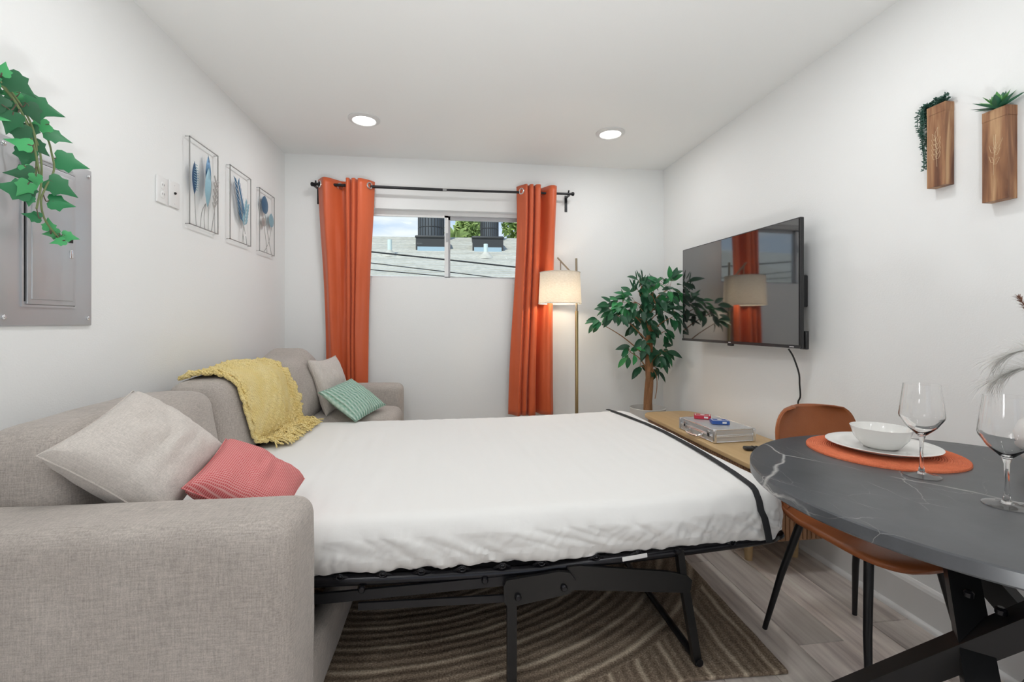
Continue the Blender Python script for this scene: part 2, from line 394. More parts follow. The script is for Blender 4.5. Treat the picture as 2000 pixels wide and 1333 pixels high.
def roof_unit(x0, x1, yv, cw, cx):
    zb = roofz(yv)
    def q(p): return rotz(p, RA, RC)
    m_ = MB(); m_.box(x0, x1, yv, yv+.42, zb-.05, zb+.24); m_.v = [q(p) for p in m_.v]; hb = obj('vent_box', m_, darkbox_m, ro, False)
    m_ = MB(); m_.box(x0+.03, x1-.03, yv-.012, yv, zb-.01, zb+.075); m_.v = [q(p) for p in m_.v]; obj('light_panel', m_, skyb_m, hb, False)
    m_ = MB(); m_.rbox(((x0+x1)/2, yv+.21, zb+.245), (x1-x0+.03, .46, .05), .024, (2,2,1)); m_.v = [q(p) for p in m_.v]; obj('lid', m_, darkbox_m, hb)
    m_ = MB(); cy = yv+.7; m_.lathe([(cw, 0), (cw, 2.1)], 28, (cx, cy, roofz(cy)-.05)); m_.v = [q(p) for p in m_.v]; st = obj('vent_stack', m_, mesh_m, ro)
    for k in range(14):
        a = -pi + pi*k/13; m_ = MB(); m_.tube([(cx+cw*math.cos(a), cy+cw*math.sin(a), roofz(cy)), (cx+cw*math.cos(a), cy+cw*math.sin(a), roofz(cy)+2.05)], .009, 6); m_.v = [q(p) for p in m_.v]; obj('rib', m_, darkbox_m, st)
    for k in range(6):
        m_ = MB(); z_ = roofz(cy)+.25+.3*k; m_.tube([(cx+cw*math.cos(2*pi*i/24), cy+cw*math.sin(2*pi*i/24), z_) for i in range(24)], .010, 6, closed=True); m_.v = [q(p) for p in m_.v]; obj('band', m_, darkbox_m, st)
roof_unit(-.56, -.02, 7.85, .235, -.37)
roof_unit(.40, .93, 7.85, .165, .71)
for (z0c, slp, lab) in ((1.79, -.089, 'highest black overhead cable running across the shingle roof'), (1.606, -.080, 'black overhead cable low in the left window pane'), (1.655, -.105, 'thin middle overhead cable ending low at the window mullion')):
    yk = 4.7 + (z0c-1.7)*.6
    pts = [(-3.4, yk, z0c-3.4*slp+.05), (-1.5, yk, z0c-1.5*slp+.004), (0, yk, z0c), (1.5, yk, z0c+1.5*slp+.004), (3.4, yk, z0c+3.4*slp+.05)]
    top('overhead_cable', MB().tube(cat_rom(pts, 8), .0085 if z0c > 1.7 else .005, 6), mat('cable_rubber', (.02, .02, .02), .6), lab, 'cable')
# trees beyond the ridge
leaf_out_m = mat('outdoor_leaves', (.20, .32, .08), .7, var=(3, (.42, .50, .18), .9))
def outdoor_tree(base, h, rx, rz_, n, lab, palm=False):
    t_ = thing('tree', lab, 'tree', base); bx, by, bz = base
    obj('trunk', MB().tube([(bx, by, bz), (bx+.05, by, bz+h*.6), (bx, by, bz+h)], [.12, .10, .06], 8), mat('bark_outdoor', (.14, .10, .07), .9), t_)
    lm = MB(); rnd = random.Random(int(base[0]*100)+5)
    for i in range(n):
        if palm:
            a = rnd.uniform(0, 2*pi); k = rnd.uniform(.3, 1); ca = Vector((bx, by, bz+h*rnd.uniform(.75, 1)))
            d = Vector((math.cos(a), math.sin(a)*.6, rnd.uniform(-.2, 1.1))).normalized()
            p0, p1 = ca, ca+d*rx*k; s_ = d.cross(Vector((0,1,.2))).normalized()*.05
            lm.add([p0-s_*.4, p0+s_*.4, (p0+p1)/2+s_, p1, (p0+p1)/2-s_], [(0,1,2,3,4)])
        else:
            while True:
                p = Vector((rnd.uniform(-1,1), rnd.uniform(-1,1), rnd.uniform(-1,1)))
                if .55 < p.length < 1: break
            c = Vector((bx+p.x*rx, by+p.y*rx*.7, bz+h+p.z*rz_)); s_ = rnd.uniform(.07, .14)
            a = Vector((rnd.uniform(-1,1), rnd.uniform(-1,1), rnd.uniform(-1,1))).normalized(); b_ = a.orthogonal().normalized()
            lm.add([c-a*s_, c+b_*s_*.6, c+a*s_, c-b_*s_*.6], [(0,1,2,3)])
    c_ = obj('crown', lm, leaf_out_m, t_, False); c_['kind'] = 'stuff'
outdoor_tree((3.2, 15.0, -2.5), 7.1, 1.6, 1.45, 5200, 'broad yellow-green tree beyond the roof ridge beside the right curtain')
outdoor_tree((.53, 14.4, -2.5), 6.6, .46, .40, 900, 'small spiky green tree between the two ribbed stacks', False)
outdoor_tree((.09, 13.9, -2.5), 6.3, .6, .4, 260, 'spiky palm-like plant at the roof ridge beside the mullion', True)
# ---------------------------------------------------------------- rug
rug_m = mat('tufted_rug', (.2, .17, .14), .95, spec=.05)
N, L, b = nodes_of(rug_m)
tcn = N.new('ShaderNodeTexCoord'); sp = N.new('ShaderNodeSeparateXYZ'); L.new(tcn.outputs['Object'], sp.inputs[0])
def mth(op, a, b_=None, c_=None):
    n = N.new('ShaderNodeMath'); n.operation = op
    for i, q in enumerate((a, b_, c_)):
        if q is None: continue
        if isinstance(q, (int, float)): n.inputs[i].default_value = q
        else: L.new(q, n.inputs[i])
    return n.outputs[0]
nn = N.new('ShaderNodeTexNoise'); nn.inputs['Scale'].default_value = 5; nn.inputs['Detail'].default_value = 3; L.new(tcn.outputs['Object'], nn.inputs['Vector'])
wob = mth('MULTIPLY', mth('SUBTRACT', nn.outputs['Fac'], .5), .035)
dx = mth('MULTIPLY', mth('SUBTRACT', sp.outputs['X'], -.35), .75); dy = mth('SUBTRACT', sp.outputs['Y'], .20)
rad = mth('SQRT', mth('ADD', mth('MULTIPLY', dx, dx), mth('MULTIPLY', dy, dy)))
inside = mth('LESS_THAN', mth('ADD', rad, wob), 1.13)
coordA = mth('ADD', rad, mth('MULTIPLY', wob, .5)); coordB = mth('ADD', mth('MULTIPLY', sp.outputs['X'], 1.0), wob)
sel = mth('ADD', mth('MULTIPLY', coordA, inside), mth('MULTIPLY', coordB, mth('SUBTRACT', 1.0, inside)))
st = mth('SINE', mth('MULTIPLY', sel, 2*pi/.036)); st2 = mth('SINE', mth('ADD', mth('MULTIPLY', sel, 2*pi/.108), 1.0))
fine = N.new('ShaderNodeTexNoise'); fine.inputs['Scale'].default_value = 170; fine.inputs['Detail'].default_value = 3; L.new(tcn.outputs['Object'], fine.inputs['Vector'])
big = N.new('ShaderNodeTexNoise'); big.inputs['Scale'].default_value = 4.0; L.new(tcn.outputs['Object'], big.inputs['Vector'])
lineA = mth('POWER', mth('MAXIMUM', st2, 0.0), 5)
val = mth('ADD', mth('MULTIPLY', st, .055), mth('ADD', mth('MULTIPLY', mth('MULTIPLY', lineA, big.outputs['Fac']), .50), mth('ADD', mth('MULTIPLY', fine.outputs['Fac'], .80), mth('MULTIPLY', big.outputs['Fac'], .26))))
rr = N.new('ShaderNodeValToRGB'); e = rr.color_ramp.elements
e[0].position = .22; e[0].color = (.075, .052, .036, 1); e[1].position = .98; e[1].color = (.68, .57, .43, 1)
q = rr.color_ramp.elements.new(.55); q.color = (.27, .205, .15, 1); L.new(val, rr.inputs[0]); L.new(rr.outputs[0], b.inputs['Base Color'])
bp = N.new('ShaderNodeBump'); bp.inputs['Distance'].default_value = .006; bp.inputs['Strength'].default_value = .8
L.new(mth('ADD', mth('MULTIPLY', st, .5), mth('MULTIPLY', fine.outputs['Fac'], .8)), bp.inputs['Height']); L.new(bp.outputs[0], b.inputs['Normal'])
rg = MB(); rnd = random.Random(3)
rg.rbox((0, 0, .0065), (2.05, 1.62, .012), .005, (60, 50, 1), lambda p: p + Vector((.006*nzv((p.y*9, 1, p.x)), .006*nzv((p.x*9, 5, p.y)), .002*nzv(p, 30) if p.z > .006 else 0)))
ra = math.radians(-1.6); cx_, cy_ = .085, 2.19
o = obj('area_rug', rg, rug_m); o.location = (cx_, cy_, 0); o.rotation_euler = (0, 0, ra)
tag(o, 'brown and beige tufted rug with curved stripes under the pulled-out bed', 'rug')

# ---------------------------------------------------------------- sofa bed
sofa = thing('sofa_bed', 'light grey fabric sofa along the wall with its bed pulled out', 'sofa bed', (-.82, 2.36, 0))
def soft(amp, sc):
    def f(p):
        n = noise.noise_vector(p*sc)*amp; return p+n
    return f
SX0 = XL+.02
SF = lambda p: p + Vector((.004*nzv(p, 5), .004*nzv(p+Vector((3,3,3)), 5), .006*nzv(p*3)))
def arm(y0, y1, name='arm'):
    def dsp(p):
        e_ = max(0, (p.z-.45)/.26); p = SF(p)
        if p.x > -.5: p.z -= .007*((p.x+.5)/.14)**2*e_
        p.y += .012*math.sin((p.z-.1)*5)*(1 if p.y > (y0+y1)/2 else -1)*.5
        return p
    m_ = MB().rbox(((SX0-.36)/2, (y0+y1)/2, .365), (-.36-SX0, y1-y0, .67), .046, (26, 6, 18), dsp)
    a_ = obj(name, m_, linen_m, sofa)
    yi = y0 if y0 > 2 else y0
    sm = MB().tube(cat_rom([(-.385, y0+.03, .652), (-.372, (y0+y1)/2, .676), (-.385, y1-.03, .652)], 6), .0035, 6); obj('seam', sm, linen_m, a_)
    return a_
arm(1.075, 1.285); arm(3.325, 3.52)
obj('sofa_back', MB().rbox(((SX0-1.15)/2, 2.30, .40), (-1.15-SX0, 2.02, .68), .05, (2, 20, 8), SF), linen_m, sofa)
rail = MB().rbox((-.425, 2.16, .115), (.07, 1.74, .19), .033, (3, 30, 4), SF); obj('front_rail', rail, linen_m, sofa)
obj('seat_base', MB().rbox((-.76, 3.12, .22), (.74, .40, .40), .03, (6, 4, 4), SF), linen_m, sofa)
def puff(c, s, k):
    def f(p):
        q = Vector([(a-b_)/(h/2) for a, b_, h in zip(p, c, s)])
        d = Vector((k*s[0]*q.x*(1-q.y*q.y)*(1-q.z*q.z), .03*s[1]*q.y*(1-q.z**2), .07*s[2]*max(q.z, 0)*(1-q.y*q.y)))
        return SF(p+d)
    return f
c_ = (-.73, 3.105, .497); s_ = (.76, .42, .13)
obj('seat_cushion', MB().rbox(c_, s_, .055, (12, 8, 3), lambda p: SF(p+Vector((0, 0, .025*(1-((p.x-c_[0])/.38)**2)*(1-((p.y-c_[1])/.21)**2) if p.z > .5 else 0)))), linen_m, sofa)
# three loose-backed cushions along the wall
for k, (y0, y1, zt, xc, th, lean) in enumerate(((1.295, 2.045, .868, -1.075, .20, .10), (2.05, 2.755, .888, -1.055, .22, .12), (2.76, 3.315, .905, -1.01, .24, .22))):
    z0 = .545; c_ = (xc, (y0+y1)/2, (z0+zt)/2); s_ = (th, y1-y0, zt-z0)
    pf = puff(c_, s_, .22)
    def dsp(p, pf=pf, z0=z0, lean=lean, k=k, c_=c_):
        p = pf(p); p.x -= lean*(p.z-z0-.17)
        if k == 0: p.x += .012*nzv(p, 7); p.z += .012*nzv((p.y*4, 0, 0))
        if k == 2: p.z += .045*math.exp(-((p.y-3.12)/.12)**2)*max(0, (p.z-.75)/.15)
        p.x = max(p.x, SX0+.085+.01*nzv(p, 3)) if p.z < .73 else max(p.x, XL+.012)
        return p
    bc = obj('back_cushion', MB().rbox(c_, s_, .055, (6, 20, 12), dsp), linen_m, sofa)
# mattress
MX0, MX1, MY0, MY1 = -.96, 1.150, 1.405, 2.87
def lift(x): return .028*max(0, (x-.25)/.95)**1.2
def mtop(x, y): return .553+lift(x)
def mdisp(p):
    R_ = .11; dx, dy = (p.x-(MX1-R_))/R_, (abs(p.y-(MY0+MY1)/2)-((MY1-MY0)/2-R_))/R_
    if dx > 0 and dy > 0:
        m_ = max(dx, dy); l_ = math.hypot(dx, dy); f_ = m_/l_
        sy = 1 if p.y > (MY0+MY1)/2 else -1
        p = Vector((MX1-R_+dx*f_*R_, (MY0+MY1)/2+sy*((MY1-MY0)/2-R_+dy*f_*R_), p.z))
    q = (p.z-.38)/.17; tw = max(0.0, min(1.0, (p.z-.49)/.055)); tw = tw*tw*(3-2*tw); sw = 1-tw
    tz = .0035*nzv((p.x*2.5, p.y*2.5, 0))+.0024*nzv((p.x*22, p.y*3+p.x*8, 3))+.0016*math.sin(p.y*46+1.5*nzv((p.x*3, p.y*3, 7)))*nzv((p.x*4, p.y*4, 9))
    cr = nzv((p.x*13+p.z*26, p.y*13, p.z*9)); cr2 = nzv((p.x*34-p.z*22, p.y*34, 2+p.z*16)); fb = max(0.0, .75-q)
    w = .012*nzv((p.x*6+p.z*9, p.y*6, p.z*3)) + (.024*(abs(cr)-.25) + .014*(abs(cr2)-.25))*(.35+fb) + .0035*math.sin(p.x*95+7*nzv((p.x*5, 1, 0)))*fb*fb
    dirn = Vector((0, -1, 0)) if p.y < MY0+.06 else (Vector((0, 1, 0)) if p.y > MY1-.06 else Vector((1 if p.x > 0 else 0, 0, 0)))
    p = p + dirn*(w + .014*math.sin(max(0, min(1, q))*pi))*sw + Vector((0, 0, tz*tw + .005*nzv((p.x*14, p.y*14, 0))*sw))
    p.z += lift(p.x); return p
mt = obj('mattress', MB().rbox(((MX0+MX1)/2, (MY0+MY1)/2, .4665), (MX1-MX0, MY1-MY0, .175), .052, (300, 120, 20), mdisp), sheet_m, sofa, label='white sheeted mattress')
# folding metal frame
FY = 1.432
def rz_(x): return .362+lift(x)*1.25
pts = [(-.62, FY, rz_(0)+.01), (-.42, FY, .368), (.17, FY, .356), (.40, FY, .366), (.8, FY, .388), (1.02, FY, .402), (1.112, FY+.022, .402), (1.147, FY+.10, .405), (1.150, 2.1, .405), (1.150, 2.72, .405), (1.11, 2.82, .402), (1.02, 2.845, .40), (.4, 2.85, .366), (-.62, 2.85, .36)]
bf = obj('bed_frame', MB().tube(cat_rom(pts, 6), .0165, 10), blackgloss_m, sofa)
in_ = [(x, y+(.03 if y < 2 else -.03), z-.004) if x < 1.06 else (x-.032, y, z-.004) for x, y, z in pts]
obj('inner_rail', MB().tube(cat_rom(in_, 6), .011, 8), blackgloss_m, bf)
dk = MB(); rows_ = [[(x, y, rz_(x)+.010) for y in (1.45, 2.83)] for x in [-.6+.1*i for i in range(18) if -.6+.1*i < 1.11]]
rows2 = [[(x, y, z-.006) for x, y, z in r] for r in rows_]; dk.grid(rows_); dk.grid(rows2); obj('deck', dk, mat('deck_fabric', (.03, .03, .032), .9), bf, False)
ln = MB().bar((-.62, FY-.012, .318), (.20, FY-.012, .338), .010, .030, (0, 0, 1)); obj('link_bar', ln, black_m, bf, False)
obj('link_bar', MB().bar((-.28, FY-.02, .296), (.20, FY-.02, .285), .008, .022), black_m, bf, False)
hp = [(.165, .352), (.33, .368), (.365, .362), (.385, .335), (.383, .312), (.36, .296), (.31, .288), (.17, .268), (.158, .285), (.156, .335)]
obj('hinge_plate', MB().prism(hp, lambda a, b_, t: (a, t, b_), FY-.042, FY-.030), charcoal_m, bf, False)
ab = [(.36, .372), (.40, .374), (.70, .334), (.762, .318), (.780, .300), (.775, .268), (.745, .262), (.37, .300)]
obj('arm_bar', MB().prism(ab, lambda a, b_, t: (a, t, b_), FY-.028, FY-.018), charcoal_m, bf, False)
for x, z in ((.405, .352), (-.27, .345), (.10, .346), (.345, .318), (.735, .395), (.20, .30)):
    obj('bolt', MB().lathe([(.011, 0), (.011, .006), (.007, .011)], 12).xf(Matrix.Translation((x, FY-.042 if .15 < x < .38 else FY-.016, z)) @ Matrix.Rotation(pi/2, 4, 'X')), blackgloss_m, bf)
lg = MB().bar((.183, FY-.022, .30), (.183, FY-.022, .0155), .030, .022, (0, 1, 0)); obj('leg', lg, charcoal_m, bf, False)
lg = MB().bar((.183, 2.845, .36), (.183, 2.845, .0155), .030, .022, (0, 1, 0)); obj('leg', lg, charcoal_m, bf, False)
for yy, sg in ((FY-.012, 1), (2.845, -1)):
    obj('leg', MB().bar((.742, yy, .398), (.756, yy, .285), .022, .026, (0, 1, 0)).bar((.756, yy, .30), (.806, yy, .016), .026, .024, (0, 1, 0)), charcoal_m, bf, False)
obj('foot_bar', MB().tube([(.806, FY-.03, .0265), (.806, 2.86, .0265)], .0125, 10), black_m, bf)
for u_ in (-.335, -.21, -.095, .03, .155, .28, .46, .60, .93):
    z_ = rz_(u_)+.017; m_ = MB()
    m_.tube([(u_-.026, FY-.004, z_-.006), (u_-.012, FY-.012, z_+.004), (u_, FY-.015, z_+.007), (u_+.012, FY-.012, z_+.004), (u_+.026, FY-.004, z_-.006)], .0045, 6)
    m_.tube([(u_+.010*math.cos(a*pi/5), FY-.017, z_+.006+.008*math.sin(a*pi/5)) for a in range(10)], .0028, 6, closed=True)
    obj('deck_clip', m_, blackgloss_m, bf)
obj('care_tag', MB().rbox((.585, FY-.022, rz_(.585)+.014), (.085, .004, .014), .0019, (2, 1, 1)).xf(Matrix.Translation((.585, 0, .39)) @ Matrix.Rotation(math.radians(-6), 4, 'Y') @ Matrix.Translation((-.585, 0, -.39))), white_m, mt)

# ---------------------------------------------------------------- pillows
def pillow_mb(w, h, t, n=26, pinch=.10, seed=1, wr=.008, pw=.42):
    m_ = MB()
    for sg in (1, -1):
        rows_ = []
        for i in range(n+1):
            r_ = []
            for j in range(n+1):
                u, v = -1+2*i/n, -1+2*j/n
                x = u*w/2*(1-pinch*(1-v*v)*(.4+.6*abs(u))*.8); y = v*h/2*(1-pinch*(1-u*u)*(.4+.6*abs(v))*.8)
                e_ = max(0, (1-u*u)*(1-v*v)); z = sg*t/2*e_**pw
                z += e_**.5*wr*(nzv((u*2.2+seed*7, v*2.2, sg*3))+.7*nzv((u*6+seed, v*2.5+u*3, sg*5+1)))
                r_.append((x, y, z))
            rows_.append(r_ if sg > 0 else r_[::-1])
        m_.grid(rows_)
    return m_
def obstacles(names, skip=()):
    vs, fs = [], []
    for o in list(sofa.children):
        if o.name.split('.')[0] in names:
            k = len(vs); off = Vector(ORG[sofa.name]); vs += [v.co+off for v in o.data.vertices]; fs += [tuple(i+k for i in p.vertices) for p in o.data.polygons]
    return BVHTree.FromPolygons(vs, fs)
def push_out(bv, p, marg, reach=.16):
    for _ in range(2):
        loc, nr, i, d = bv.find_nearest(p)
        if loc is None: return p
        s_ = (p-loc).dot(nr)
        if s_ < marg and (s_ > 0 and d < marg or s_ <= 0 and d < reach): p = loc+nr*marg
    return p
OBS = [obstacles((n_,)) for n_ in ('arm', 'mattress', 'back_cushion', 'seat_cushion')]
# elastic strap across the mattress
def strap_pt(t):
    y = 2.852 - (2.852-1.385)*t
    x = 1.0 + .075*math.sin(pi*min(1, max(0, (t*1.0))))**.8 - .0*t + .012*t
    e_ = min(1, max(0, (y-MY0)/.06)); z = mtop(x, y)+.0055-(.055*(1-math.sqrt(max(0, 1-(1-e_)**2))))
    return Vector((x, y, z))
cl = [strap_pt(i/60) for i in range(61)]
cl += [Vector((cl[-1].x+.004*k, 1.374-.004*math.sin(k/7*pi), cl[-1].z-.02*k)) for k in range(1, 6)]
cl = [push_out(OBS[1], p, .004) for p in cl]
sp_ = MB(); rows_ = []
for i, p in enumerate(cl):
    w = .0115; d = Vector((1, 0, 0)); t_ = (cl[min(i+1, len(cl)-1)]-cl[max(i-1, 0)]).normalized(); n_ = d.cross(t_); n_.normalize(); n_ = -n_ if n_.z < 0 and i < 58 else n_
    rows_.append([push_out(OBS[1], p-d*w, .0025), push_out(OBS[1], p+d*w, .0025), push_out(OBS[1], p+d*w+n_*.003, .0055), push_out(OBS[1], p-d*w+n_*.003, .0055)])
sp_.grid(rows_, closed=True); obj('strap', sp_, mat('black_webbing', (.018, .019, .022), .8), mt)
def pillow(name, w, h, t, n_, up, loc, m_, lab, seed, roll=0, **k):
    B = basis(n_, up, loc) @ Matrix.Rotation(math.radians(roll), 4, 'Z')
    mb = pillow_mb(w, h, t, seed=seed, **k); Bi = B.inverted()
    for i_, p in enumerate(mb.v):
        q = B @ Vector(p)
        for bv in (OBS[:2] if seed == 1 else OBS): q = push_out(bv, q, .003)
        mb.v[i_] = tuple(Bi @ q)
    me = mb.mesh(name, True)
    bm_ = bmesh.new(); bm_.from_mesh(me); bmesh.ops.remove_doubles(bm_, verts=bm_.verts, dist=.0004); bm_.to_mesh(me); bm_.free()
    me.polygons.foreach_set('use_smooth', [True]*len(me.polygons)); me.materials.append(m_)
    o = bpy.data.objects.new(name, me); link(o); o.matrix_world = B; ORG[o.name] = (0,0,0)
    tag(o, lab, 'pillow')
    sm = MB(); q = []
    for s_ in range(4):
        for i in range(13):
            v = -1+2*i/13; u = 1
            x = u*w/2*(1-.10*(1-v*v)*.8); y = v*h/2
            if s_ == 0: q.append((w/2*(1-k.get('pinch', .1)*(1-v*v)*.8), v*h/2, 0))
            if s_ == 1: q.append((-v*w/2, h/2*(1-k.get('pinch', .1)*(1-v*v)*.8), 0))
            if s_ == 2: q.append((-w/2*(1-k.get('pinch', .1)*(1-v*v)*.8), -v*h/2, 0))
            if s_ == 3: q.append((v*w/2, -h/2*(1-k.get('pinch', .1)*(1-v*v)*.8), 0))
    obj('seam', MB().tube(q, .0022, 6, closed=True), m_, o, local=True)
    return o
coral_m = mat('coral_weave', (.56, .085, .085), .85, weave=None, spec=.15)
N, L, b = nodes_of(coral_m); tcn = N.new('ShaderNodeTexCoord'); sp = N.new('ShaderNodeSeparateXYZ'); L.new(tcn.outputs['Object'], sp.inputs[0])
g1 = mth('POWER', mth('ABSOLUTE', mth('SINE', mth('MULTIPLY', sp.outputs['X'], pi/.0054))), 8); g2 = mth('POWER', mth('ABSOLUTE', mth('SINE', mth('MULTIPLY', sp.outputs['Y'], pi/.0054))), 8)
gg = mth('MULTIPLY', mth('MAXIMUM', g1, g2), .62)
mxn = N.new('ShaderNodeMixRGB'); L.new(gg, mxn.inputs[0]); mxn.inputs[1].default_value = (.56, .09, .095, 1); mxn.inputs[2].default_value = (.82, .55, .52, 1); L.new(mxn.outputs[0], b.inputs['Base Color'])
mint_m = mat('mint_knit', (.42, .62, .52), .9, spec=.1)
N, L, b = nodes_of(mint_m); tcn = N.new('ShaderNodeTexCoord'); sp = N.new('ShaderNodeSeparateXYZ'); L.new(tcn.outputs['Object'], sp.inputs[0])
g1 = mth('SINE', mth('MULTIPLY', sp.outputs['Y'], 2*pi/.021)); g2 = mth('SINE', mth('ADD', mth('MULTIPLY', sp.outputs['X'], 2*pi/.034), mth('MULTIPLY', mth('SIGN', g1), 1.57)))
hh = mth('ADD', mth('MULTIPLY', g1, .5), mth('MULTIPLY', g2, .22))
rr = N.new('ShaderNodeValToRGB'); e = rr.color_ramp.elements; e[0].position = .2; e[0].color = (.24, .44, .34, 1); e[1].position = .75; e[1].color = (.58, .74, .65, 1)
L.new(mth('ADD', mth('MULTIPLY', hh, .5), .5), rr.inputs[0]); L.new(rr.outputs[0], b.inputs['Base Color'])
bp = N.new('ShaderNodeBump'); bp.inputs['Distance'].default_value = .008; L.new(hh, bp.inputs['Height']); L.new(bp.outputs[0], b.inputs['Normal'])
pillow('throw_pillow', .33, .33, .19, (.68, -.25, .69), (.04, .94, .33), (-.862, 1.418, .774), linen2_m, 'large light grey ribbed pillow in the sofa corner by the near arm', 1, pinch=.09, pw=.38, wr=.014)
pillow('throw_pillow', .278, .278, .15, (.58, -.16, .80), (-.06, .97, .22), (-.602, 1.460, .664), coral_m, 'coral red woven pillow lying on the bed behind the sofa arm', 2, pinch=.09, pw=.40, wr=.012)
pillow('throw_pillow', .37, .37, .12, (.92, -.20, .33), (-.32, .07, .94), (-.79, 3.115, .742), linen2_m, 'small light grey crumpled pillow behind the mint one', 3, wr=.02, pinch=.14)
pillow('throw_pillow', .30, .30, .11, (.404, -.42, .82), (.455, .875, .166), (-.615, 2.95, .668), mint_m, 'mint green chunky knit pillow at the window end of the sofa', 4, pinch=.05, pw=.5)

# ---------------------------------------------------------------- yellow throw blanket
yel_m = mat('yellow_knit', (.90, .70, .27), .95, spec=.1, var=(16, (.95, .80, .42), .9))
N, L, b = nodes_of(yel_m); tcn = [n for n in N if n.type == 'TEX_COORD'][0]; sp = N.new('ShaderNodeSeparateXYZ'); L.new(tcn.outputs['Object'], sp.inputs[0])
a1 = mth('SINE', mth('MULTIPLY', mth('ADD', sp.outputs['Y'], mth('MULTIPLY', sp.outputs['Z'], .8)), 2*pi/.016)); a2 = mth('SINE', mth('MULTIPLY', mth('SUBTRACT', sp.outputs['Z'], mth('ADD', mth('MULTIPLY', sp.outputs['Y'], .6), sp.outputs['X'])), 2*pi/.013))
bp = N.new('ShaderNodeBump'); bp.inputs['Distance'].default_value = .0028; bp.inputs['Strength'].default_value = .85; L.new(mth('ADD', mth('MULTIPLY', a1, .6), mth('MULTIPLY', mth('MULTIPLY', a1, a2), .8)), bp.inputs['Height']); L.new(bp.outputs[0], b.inputs['Normal'])
path = cat_rom([(-1.165, 0, .875), (-1.155, 0, .895), (-1.130, 0, .916), (-1.075, 0, .924), (-1.02, 0, .895), (-.965, 0, .82), (-.928, 0, .73), (-.912, 0, .64), (-.900, 0, .592), (-.870, 0, .576), (-.835, 0, .573)], 13)
NS, NW = len(path), 150
bl = thing('throw_blanket', 'yellow knitted throw with fringe draped over the middle back cushion', 'blanket', (-1.0, 2.5, .57))
def bpt(i, wv, off):
    s_ = i/(NS-1); p = path[i]; y0 = 2.130+.03*s_+.15*max(0, (s_-.55)/.45)**1.4; y1 = 2.85-.05*s_-.03*math.sin(s_*pi)
    y = y0+(y1-y0)*wv
    tn = (path[min(i+1, NS-1)]-path[max(i-1, 0)]).normalized(); nr = Vector((-tn.z, 0, tn.x)); nr = -nr if nr.dot(Vector((1, 0, .6))) < 0 else nr
    fold = .020*math.sin(wv*12+2.2*s_+.7) * min(1, s_*2.0) + .014*math.sin(wv*6.0-1.5+s_*2) + .007*nzv((wv*5, s_*6, 1))
    edge = min(1, wv*8, (1-wv)*8); fold = max(-.004, fold)*edge
    if off > 0: fold += .0050*(math.sin(wv*150+math.sin(s_*62)*1.6)*math.sin(s_*130)) + .0035*math.sin(wv*75+s_*95)
    p2 = p + nr*(fold+off+.010); bul = .022*math.sin(pi*min(1, max(0, (wv-.25)/.75)))*math.exp(-((s_-.3)/.22)**2); p2 = p2+Vector((0, 0, bul))
    p2.z = max(p2.z, .562+off if p2.x > -.93 else p2.z)
    q = Vector((max(p2.x, XL+.01), y+.012*nzv((s_*4, wv*3, 4)), p2.z))
    if s_ < .6:
        lc, n_, i_, d_ = OBS[2].find_nearest(q); m_ = .016+off+max(0, fold)*.8
        if d_ > m_ and (q-lc).dot(n_) > 0: q = lc+(q-lc)*(m_/d_)
    for bv in OBS[1:3]: q = push_out(bv, q, .008+off+max(0, fold)*.8)
    return q
cm = MB(); cm.grid([[bpt(i, j/NW, .006) for j in range(NW+1)] for i in range(NS)])
cl_ = obj('cloth', cm, yel_m, bl); sd = cl_.modifiers.new('thickness', 'SOLIDIFY'); sd.thickness = .006; sd.offset = 0
for k, (wo, r_) in enumerate(((.005, .010), (.045, .009))):
    m_ = MB()
    for st_ in range(3):
        m_.tube([bpt(t_, wo, .010)+Vector((0, .006*math.cos(t_*.75+st_*2.1), .006*math.sin(t_*.75+st_*2.1))) for t_ in range(4, NS)], r_*.55, 6)
    obj('edge_braid', m_, yel_m, cl_)
fm = MB(); rnd = random.Random(9)
for k in range(190):
    wv = rnd.random(); p = bpt(NS-1-rnd.randint(0, 8), wv, .006); a = rnd.uniform(-.9, .7); l_ = rnd.uniform(.06, .11)
    q = [p]
    for t_ in range(1, 6):
        f_ = t_/5; q.append(Vector((p.x+l_*f_*math.cos(a)*.9, p.y+l_*f_*math.sin(a)+.008*math.sin(f_*5+k), max(.567+lift(p.x)+.012*rnd.random(), p.z+.02*math.sin(f_*pi)*rnd.random()-(p.z-.568)*f_))))
    fm.tube(cat_rom(q, 2), [.0038]*10+[.0026], 5)
fo = obj('fringe', fm, yel_m, bl); fo['kind'] = 'stuff'
# ---------------------------------------------------------------- curtain rod and curtains
RY, RZ = 3.575, 2.183
rod = thing('curtain_rod', 'black metal curtain rod on two brackets above the window', 'curtain rod', (-.05, RY, RZ))
obj('rod_tube', MB().tube([(-1.03, RY, RZ+.002), (-.05, RY, RZ-.006)], .0115, 12), black_m, rod)
obj('rod_tube', MB().tube([(-.08, RY, RZ-.006), (.95, RY, RZ-.001)], .0095, 12), black_m, rod)
obj('paper_sticker', MB().tube([(-.075, RY, RZ-.006), (-.045, RY, RZ-.0057)], .0118, 12), mat('faded_sticker', (.30, .30, .30), .5), rod)
for x in (-1.022, .928):
    bk_ = MB().box(x-.011, x+.011, YB-.004, YB, RZ-.125, RZ+.01); bk_.bar((x, YB-.002, RZ-.01), (x, RY, RZ-.014), .014, .010)
    bk_.bar((x, RY-.016, RZ-.016), (x, RY+.016, RZ-.016), .016, .007)
    br = obj('bracket', bk_, black_m, rod, False)
    obj('bracket_hook', MB().tube([(x, RY+.014, RZ-.012), (x, RY+.016, RZ+.008), (x+.003, RY+.004, RZ+.030)], .006, 8), black_m, br)
